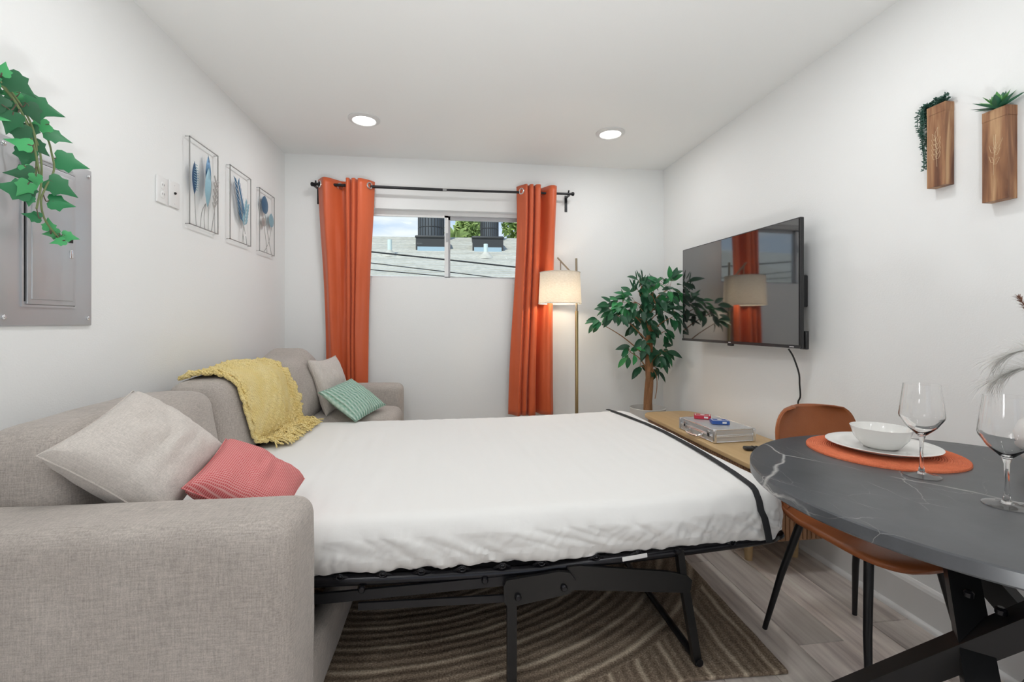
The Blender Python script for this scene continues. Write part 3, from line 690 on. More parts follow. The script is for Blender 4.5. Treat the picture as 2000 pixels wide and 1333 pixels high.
for x, s_ in ((-1.03, -1), (.95, 1)):
    obj('finial', MB().lathe([(.010, 0), (.015, .004), (.016, .016), (.012, .022)], 14).xf(Matrix.Translation((x, RY, RZ)) @ Matrix.Rotation(s_*pi/2, 4, 'Y')), black_m, rod)
cur_m = mat('orange_satin', (.66, .125, .038), .42, spec=.45, sheen=.15, bump=(40, .08, .003), var=(3.0, (.60, .105, .032), .8))
N, L, b = nodes_of(cur_m); b.inputs['Anisotropic'].default_value = .3
def curtain(prof, xb0, xb1, zt, zb, lab, seed, grom, back=0.0):
    """prof: list of (x, depth) at the top; hem runs from xb0 to xb1"""
    pp = cat_rom([(x, d, 0) for x, d in prof], 9); x0, x1 = prof[0][0], prof[-1][0]; rows_ = []; nr = 46
    for i in range(nr+1):
        t_ = i/nr; z = zt-(zt-zb)*t_; r_ = []
        for j, p in enumerate(pp):
            f_ = (p.x-x0)/(x1-x0); amp = 1-.18*math.sin(pi*t_)+.25*t_*nzv((j*.13, seed, t_*1.5))
            s_ = min(1, t_*1.1); s_ = s_*s_*(3-2*s_)
            xb = xb0+(xb1-xb0)*f_; x = p.x*(1-s_)+xb*s_ + .012*s_*nzv((f_*6+seed, t_*2.2, 2)) - (.020*math.sin(pi*t_)*(f_-.5)*2*.8)
            y = RY+back*s_+p.y*amp*(1-.5*s_*(back > 0)) + .012*nzv((f_*9, t_*4+seed, 5))*min(1, t_*4) + .004*nzv((f_*25, t_*22, seed))*max(0, t_-.45)
            zz = z + .010*nzv((f_*7, seed, 9))*(1 if t_ > .9 else 0) + (.010*(p.y/.05)*-1 if t_ < .02 else 0)*0
            r_.append((x, min(y, YB-.012), zz))
        rows_.append(r_)
    m_ = MB().grid(rows_); t_ = thing('curtain', lab, 'curtain', ((x0+x1)/2, RY, zb))
    o = obj('cloth', m_, cur_m, t_); sd = o.modifiers.new('thickness', 'SOLIDIFY'); sd.thickness = .003; sd.offset = 0
    for gx, gd, a in grom:
        g_ = MB().tube([(.0215*math.cos(k*pi/10), 0, .0215*math.sin(k*pi/10)) for k in range(20)], .0052, 8, closed=True)
        g_.xf(Matrix.Translation((gx, RY+gd, RZ)) @ Matrix.Rotation(a, 4, 'Z')); obj('grommet', g_, chrome_m, t_)
    return t_
profL = [(-1.008, .030), (-.985, -.004), (-.950, -.050), (-.915, -.038), (-.870, .012), (-.835, .046), (-.800, .042), (-.795, .0), (-.788, -.048), (-.770, -.052), (-.762, -.02), (-.756, -.012), (-.748, -.046), (-.728, -.054), (-.716, -.022), (-.709, -.018), (-.700, -.052), (-.668, -.050), (-.625, -.015), (-.592, .030)]
profR = [(.508, .030), (.535, -.012), (.568, -.052), (.582, -.050), (.590, -.020), (.598, -.020), (.606, -.054), (.628, -.054), (.638, -.016), (.645, -.016), (.654, -.056), (.686, -.056), (.692, -.01), (.696, .040), (.712, .046), (.735, .006), (.768, -.044), (.800, -.050), (.822, -.030)]
curtain(profL, -.955, -.640, 2.226, .425, 'orange curtain hanging behind the sofa', 1.0, [(-.985, -.012, -.9), (-.848, .028, .9), (-.622, -.020, .85)], .035)
curtain(profR, .440, .795, 2.232, .415, 'orange curtain hanging beside the floor lamp', 6.0, [(.540, -.022, -.9), (.702, .030, .5)])

# ---------------------------------------------------------------- floor lamp
LX, LY = .948, 3.41
lp = thing('floor_lamp', 'brass floor lamp with a cream linen drum shade beside the curtain', 'floor lamp', (LX, LY, 0))
obj('base', MB().lathe([(.13, 0), (.132, .006), (.130, .018), (.11, .024), (.016, .028)], 36, (LX, LY, 0)), brass_m, lp)
obj('pole', MB().tube([(LX, LY, .02), (LX, LY, 1.235)], .0125, 14), brass_m, lp)
obj('pole', MB().tube([(LX, LY, 1.22), (LX-.003, LY, 1.64)], .0085, 12), mat('dull_bronze', (.30, .25, .18), .4, .8), lp)
am = MAT_ARM = MATS['dull_bronze']
ar = obj('arm', MB().bar((LX-.005, LY-.014, 1.485), (.793, LY-.014, 1.642), .009, .012, (0, 1, 0)), am, lp, False)
obj('hanger', MB().tube([(.818, LY-.014, 1.612), (.818, LY-.014, 1.50)], .004, 8), am, ar)
obj('knob', MB().lathe([(.010, 0), (.010, .02), (.006, .024)], 12).xf(Matrix.Translation((LX-.006, LY-.008, 1.488)) @ Matrix.Rotation(pi/2, 4, 'X')), am, ar)
shade_m = bpy.data.materials.new('linen_shade'); shade_m.use_nodes = True; N, L = shade_m.node_tree.nodes, shade_m.node_tree.links; b = N['Principled BSDF']
b.inputs['Base Color'].default_value = (.74, .70, .62, 1); b.inputs['Roughness'].default_value = .9
tcn = N.new('ShaderNodeTexCoord'); n1 = N.new('ShaderNodeTexNoise'); n1.inputs['Scale'].default_value = 1; mpn = N.new('ShaderNodeMapping'); mpn.inputs['Scale'].default_value = (60, 60, 260); L.new(tcn.outputs['Object'], mpn.inputs[0]); L.new(mpn.outputs[0], n1.inputs['Vector'])
r_ = N.new('ShaderNodeValToRGB'); r_.color_ramp.elements[0].color = (.76, .73, .66, 1); r_.color_ramp.elements[1].color = (.90, .87, .81, 1); r_.color_ramp.elements[0].position = .3; r_.color_ramp.elements[1].position = .7; L.new(n1.outputs['Fac'], r_.inputs[0]); L.new(r_.outputs[0], b.inputs['Base Color'])
tl = N.new('ShaderNodeBsdfTranslucent'); L.new(r_.outputs[0], tl.inputs[0]); ms = N.new('ShaderNodeMixShader'); ms.inputs[0].default_value = .42
L.new(b.outputs[0], ms.inputs[1]); L.new(tl.outputs[0], ms.inputs[2]); L.new(ms.outputs[0], N['Material Output'].inputs[0])
SXc, SY, Z0, Z1 = .812, LY-.016, 1.288, 1.528
sh = MB(); n = 48
sh.lathe([(.163, Z0), (.152, Z1), (.1495, Z1), (.1605, Z0)], n, (SXc, SY, 0), False, False); sh.f += [(j, 3*n+j, 3*n+(j+1) % n, (j+1) % n) for j in range(n)]
so = obj('shade', sh, shade_m, lp, label='cream linen drum shade')
obj('shade_trim', MB().tube([(SXc+.1632*math.cos(2*pi*k/48), SY+.1632*math.sin(2*pi*k/48), Z0+.002) for k in range(48)], .003, 6, closed=True), shade_m, so)
obj('shade_trim', MB().tube([(SXc+.1525*math.cos(2*pi*k/48), SY+.1525*math.sin(2*pi*k/48), Z1-.002) for k in range(48)], .003, 6, closed=True), shade_m, so)
sp_ = MB()
for k in range(3): sp_.tube([(SXc, SY, Z1-.03), (SXc+.150*math.cos(k*2*pi/3), SY+.150*math.sin(k*2*pi/3), Z1-.006)], .0022, 6)
sp_.tube([(SXc, SY, Z1+.01), (SXc, SY, Z1-.06)], .016, 10); obj('spider', sp_, am, so)
obj('bulb', MB().lathe([(.012, 1.47), (.02, 1.45), (.03, 1.42), (.028, 1.39), (.014, 1.37), (.002, 1.365)], 16, (SXc, SY, 0)), mat('warm_bulb', (1, .95, .85), .5, emit=(1, .86, .66, 6)), so)
pl_ = bpy.data.lights.new('lamp_glow', 'POINT'); pl_.energy = 3.4; pl_.color = (1, .84, .64); pl_.shadow_soft_size = .03
po = bpy.data.objects.new('lamp_glow', pl_); COL.objects.link(po); po.location = (SXc-LX, SY-LY, 1.35); po.parent = lp

# ---------------------------------------------------------------- potted ficus
FX, FYY = 1.50, 3.36
fi = thing('potted_ficus', 'artificial ficus tree in a white round pot in the room corner', 'potted plant', (FX, FYY, 0))
n = 36
pot = MB().lathe([(.095, 0), (.105, .01), (.128, .25), (.135, .475), (.138, .488), (.130, .490), (.125, .47), (.120, .44)], n, (FX, FYY, 0)); po_ = obj('pot', pot, mat('white_pot', (.66, .65, .62), .5), fi)
obj('soil', MB().lathe([(.121, .44), (.07, .452), (.01, .455)], n, (FX, FYY, 0)), mat('grey_moss', (.34, .33, .31), .95, bump=(80, .8, .01)), po_)
bark_m = mat('ficus_bark', (.22, .10, .04), .85, var=(18, (.36, .18, .08), .9, (1, 1, .25)), bump=(60, .9, .01))
tk = MB()
for k in range(3):
    a0 = k*2.1
    tk.tube(cat_rom([(FX+.014*math.cos(a0+z*5)+.012*math.sin(z*3), FYY+.014*math.sin(a0+z*5), .44+.82*z) for z in [i/7 for i in range(8)]], 4), [.023-.011*i/28 for i in range(29)], 9)
obj('trunk', tk, bark_m, fi)
obj('stray_stem', MB().tube(cat_rom([(FX+.02, FYY-.02, .80), (FX+.055, FYY-.03, .74), (FX+.06, FYY-.03, .64), (FX+.045, FYY-.03, .56)], 4), .003, 6), bark_m, fi)
fol = [mat('ficus_leaf_dark', (.018, .085, .040), .38, objvar=.35, spec=.45), mat('ficus_leaf_mid', (.022, .145, .055), .38, objvar=.35, spec=.45), mat('ficus_leaf_bright', (.045, .27, .085), .40, objvar=.25, spec=.45)]
def leaf_mesh(l, w, fold=.25, curl=.2, nseg=6):
    m_ = MB(); rows_ = []
    for i in range(nseg+1):
        t_ = i/nseg; ww = w*math.sin(pi*min(1, t_**.85*.98+.02))**.85*(1-.15*t_) if t_ < 1 else 0.0
        zc = -curl*l*t_*t_
        rows_.append([(-ww/2, t_*l, zc+fold*ww/2), (0, t_*l, zc), (ww/2, t_*l, zc+fold*ww/2)])
    return m_.grid(rows_)
LM = []
for k in range(3):
    for (l, w) in ((.095, .046), (.082, .042), (.105, .048)):
        me = leaf_mesh(l, w, .3, .22).mesh('leaf', True); me.materials.append(fol[k]); LM.append((k, me))
thin = leaf_mesh(.07, .012, .2, .1).mesh('leaf', True); thin.materials.append(fol[0])
K = 3.45/889
clusters = [(-80,18,.075,15,1),(-103,-2,.03,6,1),(-55,27,.085,17,2),(-28,38,.10,20,1),(-20,72,.045,5,0),(4,50,.10,22,0),(36,64,.10,20,2),(50,52,.06,10,2),(-12,4,.10,20,0),(20,14,.10,18,0),(46,10,.07,10,1),(0,-22,.08,12,0),(-37,-62,.06,9,2),(24,-62,.08,13,0),(-4,-48,.06,9,0),(40,-20,.05,7,1),(-12,-92,.04,5,0),(20,-92,.045,6,0),(34,-60,.03,4,1),(10,84,.04,6,0)]
rnd = random.Random(21); bm_ = MB(); total = 0
for (du, dv, rad_, cnt, br_) in clusters:
    c = Vector((FX+du*K, FYY+rnd.uniform(-.09, .05), 1.1475+dv*K+.01))
    zb_ = max(.75, min(1.25, c.z-abs(du)*K*.55-.06)); p0 = Vector((FX, FYY, zb_))
    bm_ = MB(); bm_.tube(cat_rom([p0, p0.lerp(c, .5)+Vector((0, 0, .025)), c], 5), [.006-.004*i/10 for i in range(11)], 6)
    for i in range(int(cnt*1.22)):
        while True:
            d = Vector((rnd.uniform(-1, 1), rnd.uniform(-1, 1), rnd.uniform(-1, 1)))
            if d.length < 1: break
        p = c + d*rad_*Vector((1, .8, .8)).length/1.5
        dirn = (d*.8 + Vector((rnd.uniform(-.4, .4)+du*.006, -.15+rnd.uniform(-.3, .3), -.35+rnd.uniform(-.4, .3)))).normalized()
        nr = Vector((rnd.uniform(-.5, .5), -.75, .65+rnd.uniform(-.3, .3)))
        if abs(dirn.dot(nr.normalized())) > .95: nr = Vector((1, 0, .3))
        k = br_ if rnd.random() < .6 else rnd.choice((0, 0, 1)); cand = [m for kk, m in LM if kk == k]
        M_ = basis(nr, dirn, p)
        tip = p+dirn*.11
        if max(tip.x, p.x) > XR-.012 or max(tip.y, p.y) > YB-.012: continue
        M_.translation = p-Vector((FX, FYY, 0)); s_ = rnd.uniform(.88, 1.16)
        inst('leaf', rnd.choice(cand), fi, M_ @ Matrix.Scale(s_, 4)); total += 1
        if i % 3 == 0: bm_.tube([c, p], .0016, 4)
    obj('branch', bm_, bark_m, fi)
for i in range(20):
    c = Vector((FX-.085+rnd.uniform(-.06, .06), FYY-.03+rnd.uniform(-.04, .04), 1.43+rnd.uniform(-.04, .06))); dirn = Vector((rnd.uniform(-.5, .5), rnd.uniform(-.3, .1), 1)).normalized()
    inst('leaf', thin, fi, basis((rnd.uniform(-.4, .4), -1, .1), dirn, c-Vector((FX, FYY, 0))))
for q in ((-.08, 1.47), (-.11, 1.43), (-.05, 1.46)): obj('branch', MB().tube(cat_rom([(FX, FYY, 1.22), (FX+q[0]*.6, FYY-.03, 1.34), (FX+q[0], FYY-.03, q[1])], 4), .0022, 5), bark_m, fi)

# ---------------------------------------------------------------- television
TX = 1.643; TY0, TY1, TZ0, TZ1 = 2.005, 3.05, 1.020, 1.660
tv = thing('television', 'large black flat-screen television mounted on the wall', 'television', (TX+.05, (TY0+TY1)/2, TZ0))
case_m = mat('tv_black_plastic', (.015, .015, .016), .35)
bod = obj('body', MB().rbox((TX+.013, (TY0+TY1)/2, (TZ0+TZ1)/2), (.022, TY1-TY0, TZ1-TZ0), .004, (1, 4, 4)).rbox((TX+.040, (TY0+TY1)/2, (TZ0+TZ1)/2-.07), (.036, .86, .40), .012, (1, 2, 2)), case_m, tv)
scr_m = mat('tv_screen', (.010, .010, .011), .045, ior=2.5)
obj('screen', MB().box(TX-.0015, TX+.004, TY0+.007, TY1-.007, TZ0+.016, TZ1-.007), scr_m, tv, False)
obj('chin', MB().box(TX-.003, TX+.004, TY0, TY1, TZ0, TZ0+.015), mat('tv_chin', (.02, .02, .022), .25), tv, False)
yc_ = (TY0+TY1)/2
obj('sensor', MB().rbox((TX+.004, yc_, TZ0-.006), (.016, .045, .014), .004, (1, 1, 1)), case_m, tv)
lg_m = mat('silver_print', (.55, .55, .56), .4)
def text(body, size, loc, rot, m_, parent, name='lettering', ext=.0004):
    cu = bpy.data.curves.new(name, 'FONT'); cu.body = body; cu.size = size; cu.align_x = 'CENTER'; cu.align_y = 'CENTER'; cu.extrude = ext
    o_ = bpy.data.objects.new(name+'_tmp', cu); COL.objects.link(o_); dg = bpy.context.evaluated_depsgraph_get(); me = bpy.data.meshes.new_from_object(o_.evaluated_get(dg))
    bpy.data.objects.remove(o_); o = bpy.data.objects.new(name, me); me.materials.clear(); me.materials.append(m_); link(o, parent)
    off = ORG.get(parent.name, (0, 0, 0)); o.location = (loc[0]-off[0], loc[1]-off[1], loc[2]-off[2]); o.rotation_euler = rot; return o
obj('logo', MB().box(TX-.0042, TX-.003, yc_-.011, yc_+.011, TZ0+.005, TZ0+.010), lg_m, tv, False)
obj('logo', MB().box(TX-.0042, TX-.003, TY0+.035, TY0+.062, TZ0+.004, TZ0+.009), lg_m, tv, False)
mo = MB().box(TX+.022, TX+.050, 2.06, 2.95, 1.27, 1.30); mo.box(TX+.022, TX+.050, 2.06, 2.95, 1.37, 1.40)
mo.box(XR-.064, XR-.029, 2.13, 2.87, 1.22, 1.255); mo.box(XR-.064, XR-.029, 2.13, 2.87, 1.36, 1.395)
obj('wall_mount', mo, case_m, tv, False)
obj('mount_cover', MB().rbox((XR-.064, 2.10, 1.305), (.075, .06, .16), .006, (1, 1, 1)).box(XR-.088, XR-.076, 2.066, 2.07, 1.25, 1.36), case_m, tv)
obj('port_cover', MB().rbox((TX+.042, 2.025, 1.06), (.02, .04, .09), .004, (1, 1, 1)), case_m, tv)
tv.rotation_euler = (0, 0, math.radians(2.7))
cb = [(1.685, 2.10, 1.012), (1.712, 2.10, .97), (1.740, 2.098, .89), (1.750, 2.105, .83), (1.758, 2.11, .77), (1.762, 2.13, .73), (1.766, 2.11, .66), (1.768, 2.09, .58), (1.769, 2.10, .45), (1.769, 2.10, .30)]
tag(obj('power_cable', MB().tube(cat_rom(cb, 6), .004, 8), MATS['cable_rubber']), 'thin black power cable hanging down the wall below the television', 'cable')

# ---------------------------------------------------------------- media console
CX0, CX1, CY0, CY1, CZ = 1.345, 1.752, 1.845, 3.14, .50
oak_m = mat('pale_oak', (.52, .35, .17), .45, var=(2.2, (.60, .42, .22), .9, (14, 1, 14)))
oakd_m = mat('oak_slat', (.33, .17, .085), .55, objvar=.12)
def rrect(x0, x1, y0, y1, r, n=8):
    out = []
    for cx, cy, a0 in ((x1-r, y1-r, 0), (x0+r, y1-r, pi/2), (x0+r, y0+r, pi), (x1-r, y0+r, 3*pi/2)):
        out += [(cx+r*math.cos(a0+i*pi/2/n), cy+r*math.sin(a0+i*pi/2/n)) for i in range(n+1)]
    return out
co = thing('media_console', 'pale oak media console with slatted sides below the television', 'console', ((CX0+CX1)/2, (CY0+CY1)/2, 0))
ol = rrect(CX0, CX1, CY0, CY1, .10)
tp = MB(); n = len(ol); cen = ((CX0+CX1)/2, (CY0+CY1)/2)
def shrink(o_, d): return [(x-math.copysign(d, x-cen[0]), y-math.copysign(d, y-cen[1])) for x, y in o_]
rows_ = [[(x, y, z) for x, y in shrink(ol, d)] for d, z in ((.006, CZ-.028), (0, CZ-.022), (0, CZ-.006), (.002, CZ-.0015), (.005, CZ))]
tp.grid([r for r in rows_], closed=True); k = len(rows_)
tp.f += [tuple(range(n-1, -1, -1)), tuple((k-1)*n+i for i in range(n))]
obj('top', tp, oak_m, co)
il = rrect(CX0+.03, CX1-.005, CY0+.03, CY1-.03, .085)
bd = MB().prism(il, lambda a, b_, t: (a, b_, t), .16, CZ-.028); body = obj('body', bd, oak_m, co)
# slats round the front and both ends
per = rrect(CX0+.024, CX1-.005, CY0+.024, CY1-.024, .09, 10); dpt = []
for i in range(len(per)):
    a, b_ = Vector((*per[i], 0)), Vector((*per[(i+1) % len(per)], 0)); dpt.append((a, b_, (b_-a).length))
pos = .0; pitch = .0215; acc = 0; sm = MB().rbox((0, 0, (.165+CZ-.03)/2), (.014, .0175, CZ-.03-.165), .004, (1, 1, 1)).mesh('slat', True); sm.materials.append(oakd_m)
for a, b_, l in dpt:
    while pos <= acc+l:
        p = a.lerp(b_, (pos-acc)/l if l > 0 else 0); d = (b_-a).normalized(); pos += pitch
        if p.x > CX1-.05 and abs(d.y) > .5: continue
        inst('slat', sm, co, Matrix.Translation((p.x-cen[0], p.y-cen[1], 0)) @ Matrix.Rotation(math.atan2(d.y, d.x)-pi/2, 4, 'Z'))
    acc += l
for x, y in ((CX0+.075, CY0+.19), (CX1-.09, CY0+.19), (CX0+.075, CY1-.19), (CX1-.09, CY1-.19)):
    obj('leg', MB().tube([(x, y, .17), (x, y, .02), (x, y, 0)], [.022, .018, .017], 14), oak_m, co)

# silver case with two card decks, remote
sv_m = mat('ribbed_aluminium', (.66, .67, .68), .38, .55, bump=(300, .1, .001)); svd_m = mat('bright_aluminium', (.75, .76, .77), .25, .9)
kx0, kx1, ky0, ky1, kz0, kz1 = -.118, .118, -.165, .165, 0, .074
cs = thing('poker_case', 'silver aluminium carrying case lying on the oak console', 'case', (1.497, 2.440, CZ), math.radians(3))
o = obj('case_shell', MB().rbox((0, 0, .019), (.236, .33, .036), .006, (2, 2, 1)).rbox((0, 0, .056), (.236, .33, .035), .006, (2, 2, 1)), sv_m, cs, local=True)
tr_ = MB()
for z in (.005, .034, .040, .071):
    q = rrect(-.119, .119, -.166, .166, .012, 4); tr_.tube([(x, y, z) for x, y in q], .0032, 6, closed=True)
obj('edge_rail', tr_, svd_m, cs, local=True)
for y in (-.115, .115):
    l_ = obj('latch', MB().rbox((-.121, y, .040), (.006, .026, .034), .002, (1, 1, 1)), chrome_m, cs, local=True)
    obj('lock_slot', MB().box(-.1252, -.1238, y-.005, y+.005, .030, .046), black_m, l_, False, local=True)
for y in (-.165, .165):
    for x in (-.118, .118): obj('corner_cap', MB().rbox((x, y, .037), (.018, .018, .070), .006, (1, 1, 1)), svd_m, cs, local=True)
hd = MB().tube(cat_rom([(-.120, -.062, .026), (-.140, -.060, .020), (-.150, -.048, .014), (-.152, 0, .012), (-.150, .048, .014), (-.140, .060, .020), (-.120, .062, .026)], 5), .0055, 8); obj('handle', hd, chrome_m, cs, local=True)
for y in (-.062, .062): obj('handle_mount', MB().rbox((-.122, y, .026), (.010, .018, .016), .003, (1, 1, 1)), chrome_m, cs, local=True)
wcard = mat('card_white', (.80, .80, .80), .4)
def deck(lab, loc, rz, colr, nm):
    m_ = mat(nm, colr, .35); t_ = thing('card_deck', lab, 'card deck', loc, rz, 'card decks on the silver case')
    bx_ = obj('box', MB().rbox((0, 0, .0105), (.064, .092, .020), .0012, (1, 1, 1)), m_, t_, local=True)
    obj('back_print', MB().box(-.027, .027, -.041, .041, .0203, .0208), wcard, bx_, False, local=True)
    obj('back_print', MB().box(-.023, .023, -.037, .037, .0207, .0212), m_, bx_, False, local=True)
    obj('back_print', MB().lathe([(.013, .0211), (.013, .0216)], 20), wcard, bx_, False, local=True)
    obj('side_print', MB().box(-.0327, -.0320, -.030, -.008, .006, .016), wcard, bx_, False, local=True)
deck('red deck of cards on the silver case', (1.478, 2.545, CZ+.0752), math.radians(62), (.52, .02, .05), 'card_red')
deck('blue deck of cards on the silver case', (1.497, 2.400, CZ+.0752), math.radians(72), (.03, .10, .38), 'card_blue')
rm = thing('remote_control', 'black remote control lying on the oak console', 'remote', (1.535, 2.115, CZ), math.radians(78))
rb = obj('shell', MB().rbox((0, 0, .010), (.042, .15, .018), .008, (2, 4, 1)), case_m, rm, local=True)
for k in range(5):
    for x in (-.011, .0, .011): obj('button', MB().rbox((x, -.05+.02*k, .0195), (.007, .010, .003), .0014, (1, 1, 1)), charcoal_m, rb, local=True)
# ---------------------------------------------------------------- ceiling lights
ring_m = mat('light_trim', (.70, .70, .69), .35); lens_m = mat('light_lens', (1, 1, 1), .5, emit=(1, .98, .95, 5.0))
k = 0
for y in (2.992, 1.50, 0.0, -1.5):
    for x in (-.557, 1.068):
        lab = ('recessed ceiling light nearest the window, on the sofa side' if x < 0 else 'recessed ceiling light nearest the window, on the television side') if y > 2 else ('recessed ceiling light over the bed' if x < 0 and y > 1 else 'recessed ceiling light above the round table' if y > 1 else 'recessed ceiling light %s, on the %s side' % ('behind the round table' if y > -1 else 'closest to the added rear door', 'breaker panel' if x < 0 else 'wooden planter'))
        t_ = thing('ceiling_light', lab, 'ceiling light', (x, y, ZC-.012), 0, 'recessed ceiling lights')
        n = 36; m_ = MB().lathe([(.070, -.010+.012), (.074, -.002+.0), (.086, .001), (.098, .007), (.099, .012)], n, (x, y, ZC-.012), False, False)
        obj('trim_ring', m_, ring_m, t_)
        obj('lens', MB().lathe([(.071, .003), (.04, .0015), (.003, .001)], n, (x, y, ZC-.012), False, True), lens_m, t_)
        ld = bpy.data.lights.new('downlight', 'AREA'); ld.shape = 'DISK'; ld.size = .14; ld.energy = LAMP_POWER; ld.color = (.985, .99, 1)
        lo_ = bpy.data.objects.new('downlight', ld); COL.objects.link(lo_); lo_.parent = t_; lo_.location = (0, 0, -.003)

# ---------------------------------------------------------------- wall art on the left wall
AX = XL+.020
steel_m = mat('grey_wire', (.34, .34, .33), .4, .5)
def wleaf(y, z0, z1, w, lean=0.0, n=8, dx=0):
    """lens-shaped metal leaf standing in the plane of the frame"""
    rows_ = []
    for i in range(n+1):
        t_ = i/n; ww = w*math.sin(pi*min(1, max(0, t_)))**.8/2; z = z0+(z1-z0)*t_; yc = y+lean*t_
        rows_.append([(AX+dx+.004, yc-ww, z), (AX+dx+.012*math.sin(pi*t_)+.004, yc, z), (AX+dx+.004, yc+ww, z), (AX+dx+.0025, yc, z)])
    m_ = MB(); m_.grid(rows_, closed=True); return m_
def frame_art(lab, y0, y1, z0, z1):
    t_ = thing('wall_art', lab, 'wall art', (XL, (y0+y1)/2, z0)); w = .0042
    f_ = MB()
    for a, b_ in (((y0, z0), (y1, z0)), ((y0, z1), (y1, z1))): f_.box(AX-w/2, AX+w/2, a[0]-w/2, b_[0]+w/2, a[1]-w/2, a[1]+w/2)
    for y in (y0, y1): f_.box(AX-w/2, AX+w/2, y-w/2, y+w/2, z0-w/2, z1+w/2)
    fr_ = obj('frame', f_, steel_m, t_, False)
    for y in (y0, y1):
        for z in (z0, z1): obj('standoff', MB().bar((XL, y, z), (AX, y, z), .0025, .0025), steel_m, fr_, False)
    return t_
bl1, bl2, bl3, gr1 = mat('navy_enamel', (.045, .10, .20), .4, .3), mat('pale_blue_enamel', (.26, .44, .52), .45, .2), mat('steel_blue_enamel', (.06, .16, .28), .4, .3), mat('silver_enamel', (.50, .53, .52), .4, .6)
def stem(t_, pts, r=.0016): obj('stem', MB().tube(cat_rom([(AX+.004, y, z) for y, z in pts], 5), r, 5), steel_m, t_)
y0, y1, z0, z1 = 2.364, 2.63, 1.622, 2.041
a1_ = frame_art('wire-framed wall art with broad blue metal leaves beside the switch plates', y0, y1, z0, z1)
lf = obj('leaf', wleaf(y0+.035, z0+.150, z0+.310, .044), bl1, a1_)
for k in range(11):
    z = z0+.17+.012*k; hw = .022*math.sin(pi*(z-z0-.155)/.15)**.8; obj('stripe', MB().bar((AX+.0125, y0+.035-hw*.9, z+.003), (AX+.0155, y0+.035, z), .002, .0025).bar((AX+.0155, y0+.035, z), (AX+.0125, y0+.035+hw*.9, z+.003), .002, .0025), bl2, lf, False)
obj('leaf', wleaf(y0+.160, z0+.17, z0+.385, .056, .0, dx=.001), bl3, a1_)
obj('leaf', wleaf(y0+.125, z0+.11, z0+.315, .062, .014, dx=.014), bl2, a1_)
for k in range(9):
    s_ = 1 if k % 2 else -1; z = z0+.12+.018*k; obj('leaf', MB().bar((AX+.004, y0+.222+.02*k/9, z), (AX+.006, y0+.222+.02*k/9+s_*.022, z+.034), .012, .002, (1, 0, 0)), gr1, a1_, False)
for pts in ([(y0+.035, z0+.16), (y0+.04, z0+.08), (y0+.05, z0)], [(y0+.165, z0+.2), (y0+.16, z0)], [(y0+.135, z0+.13), (y0+.12, z0+.06), (y0+.125, z0)], [(y0+.135, z0+.13), (y0+.10, z0+.08), (y0+.085, z0)], [(y0+.242, z0+.28), (y0+.222, z0+.12), (y0+.19, z0)], [(y0+.222, z0+.13), (y0+.225, z0)]): stem(a1_, pts)
y0, y1 = 2.765, 3.031
a2_ = frame_art('wire-framed wall art with narrow blue feather leaves between two others', y0, y1, z0, z1)
def branch(t_, ya, za, yb, zb, n, ll, m_):
    for k in range(n):
        f_ = .22+.78*k/n; y, z = ya+(yb-ya)*f_, za+(zb-za)*f_; s_ = 1 if k % 2 else -1; d = Vector((0, yb-ya, zb-za)).normalized()
        dirn = (d+Vector((0, s_*.62, -s_*.62*d.y))).normalized(); p = Vector((AX+.005, y, z)); q = p+dirn*ll*(1-.35*f_)
        mid = (p+q)/2; nn_ = Vector((1, 0, 0)).cross(dirn)*.011
        mb_ = MB().add([p, mid+nn_, q, mid-nn_, mid+Vector((.004, 0, 0))], [(0, 3, 4), (3, 2, 4), (2, 1, 4), (1, 0, 4), (0, 1, 2, 3)]); obj('leaf', mb_, m_, t_, False)
    stem(t_, [(ya, za), ((ya+yb)/2, (za+zb)/2), (yb, zb)])
branch(a2_, y0+.18, z0+.06, y0+.075, z0+.345, 15, .095, bl3); branch(a2_, y0+.15, z0+.06, y0+.205, z0+.245, 13, .075, bl2)
for pts in ([(y0+.19, z0+.05), (y0+.2, z0)], [(y0+.15, z0+.06), (y0+.165, z0)], [(y0+.16, z0+.12), (y0+.14, z0)]): stem(a2_, pts)
y0, y1, z0, z1 = 3.162, 3.41, 1.617, 2.028
a3_ = frame_art('wire-framed wall art with round blue leaves nearest the window wall', y0, y1, z0, z1)
def disc(t_, y, z, ry, rz2, m_, dx=.004):
    n = 20; vs = [(AX+dx+.010, y, z)]+[(AX+dx, y+ry*math.sin(2*pi*k/n), z+rz2*math.cos(2*pi*k/n)*(1.12 if k in (0,) else 1)) for k in range(n)]+[(AX+dx-.002, y, z)]
    obj('leaf', MB().add(vs, [(0, 1+(k+1) % n, 1+k) for k in range(n)]+[(n+1, 1+k, 1+(k+1) % n) for k in range(n)]), m_, t_)
disc(a3_, y0+.075, z0+.315, .055, .058, bl3); disc(a3_, y0+.185, z0+.235, .042, .046, bl2); disc(a3_, y0+.065, z0+.20, .036, .03, gr1, .002)
for pts in ([(y0+.075, z0+.26), (y0+.12, z0+.14), (y0+.185, z0)], [(y0+.185, z0+.19), (y0+.14, z0+.08), (y0+.06, z0)], [(y0+.065, z0+.17), (y0+.1, z0+.05), (y0+.11, z0)]): stem(a3_, pts)

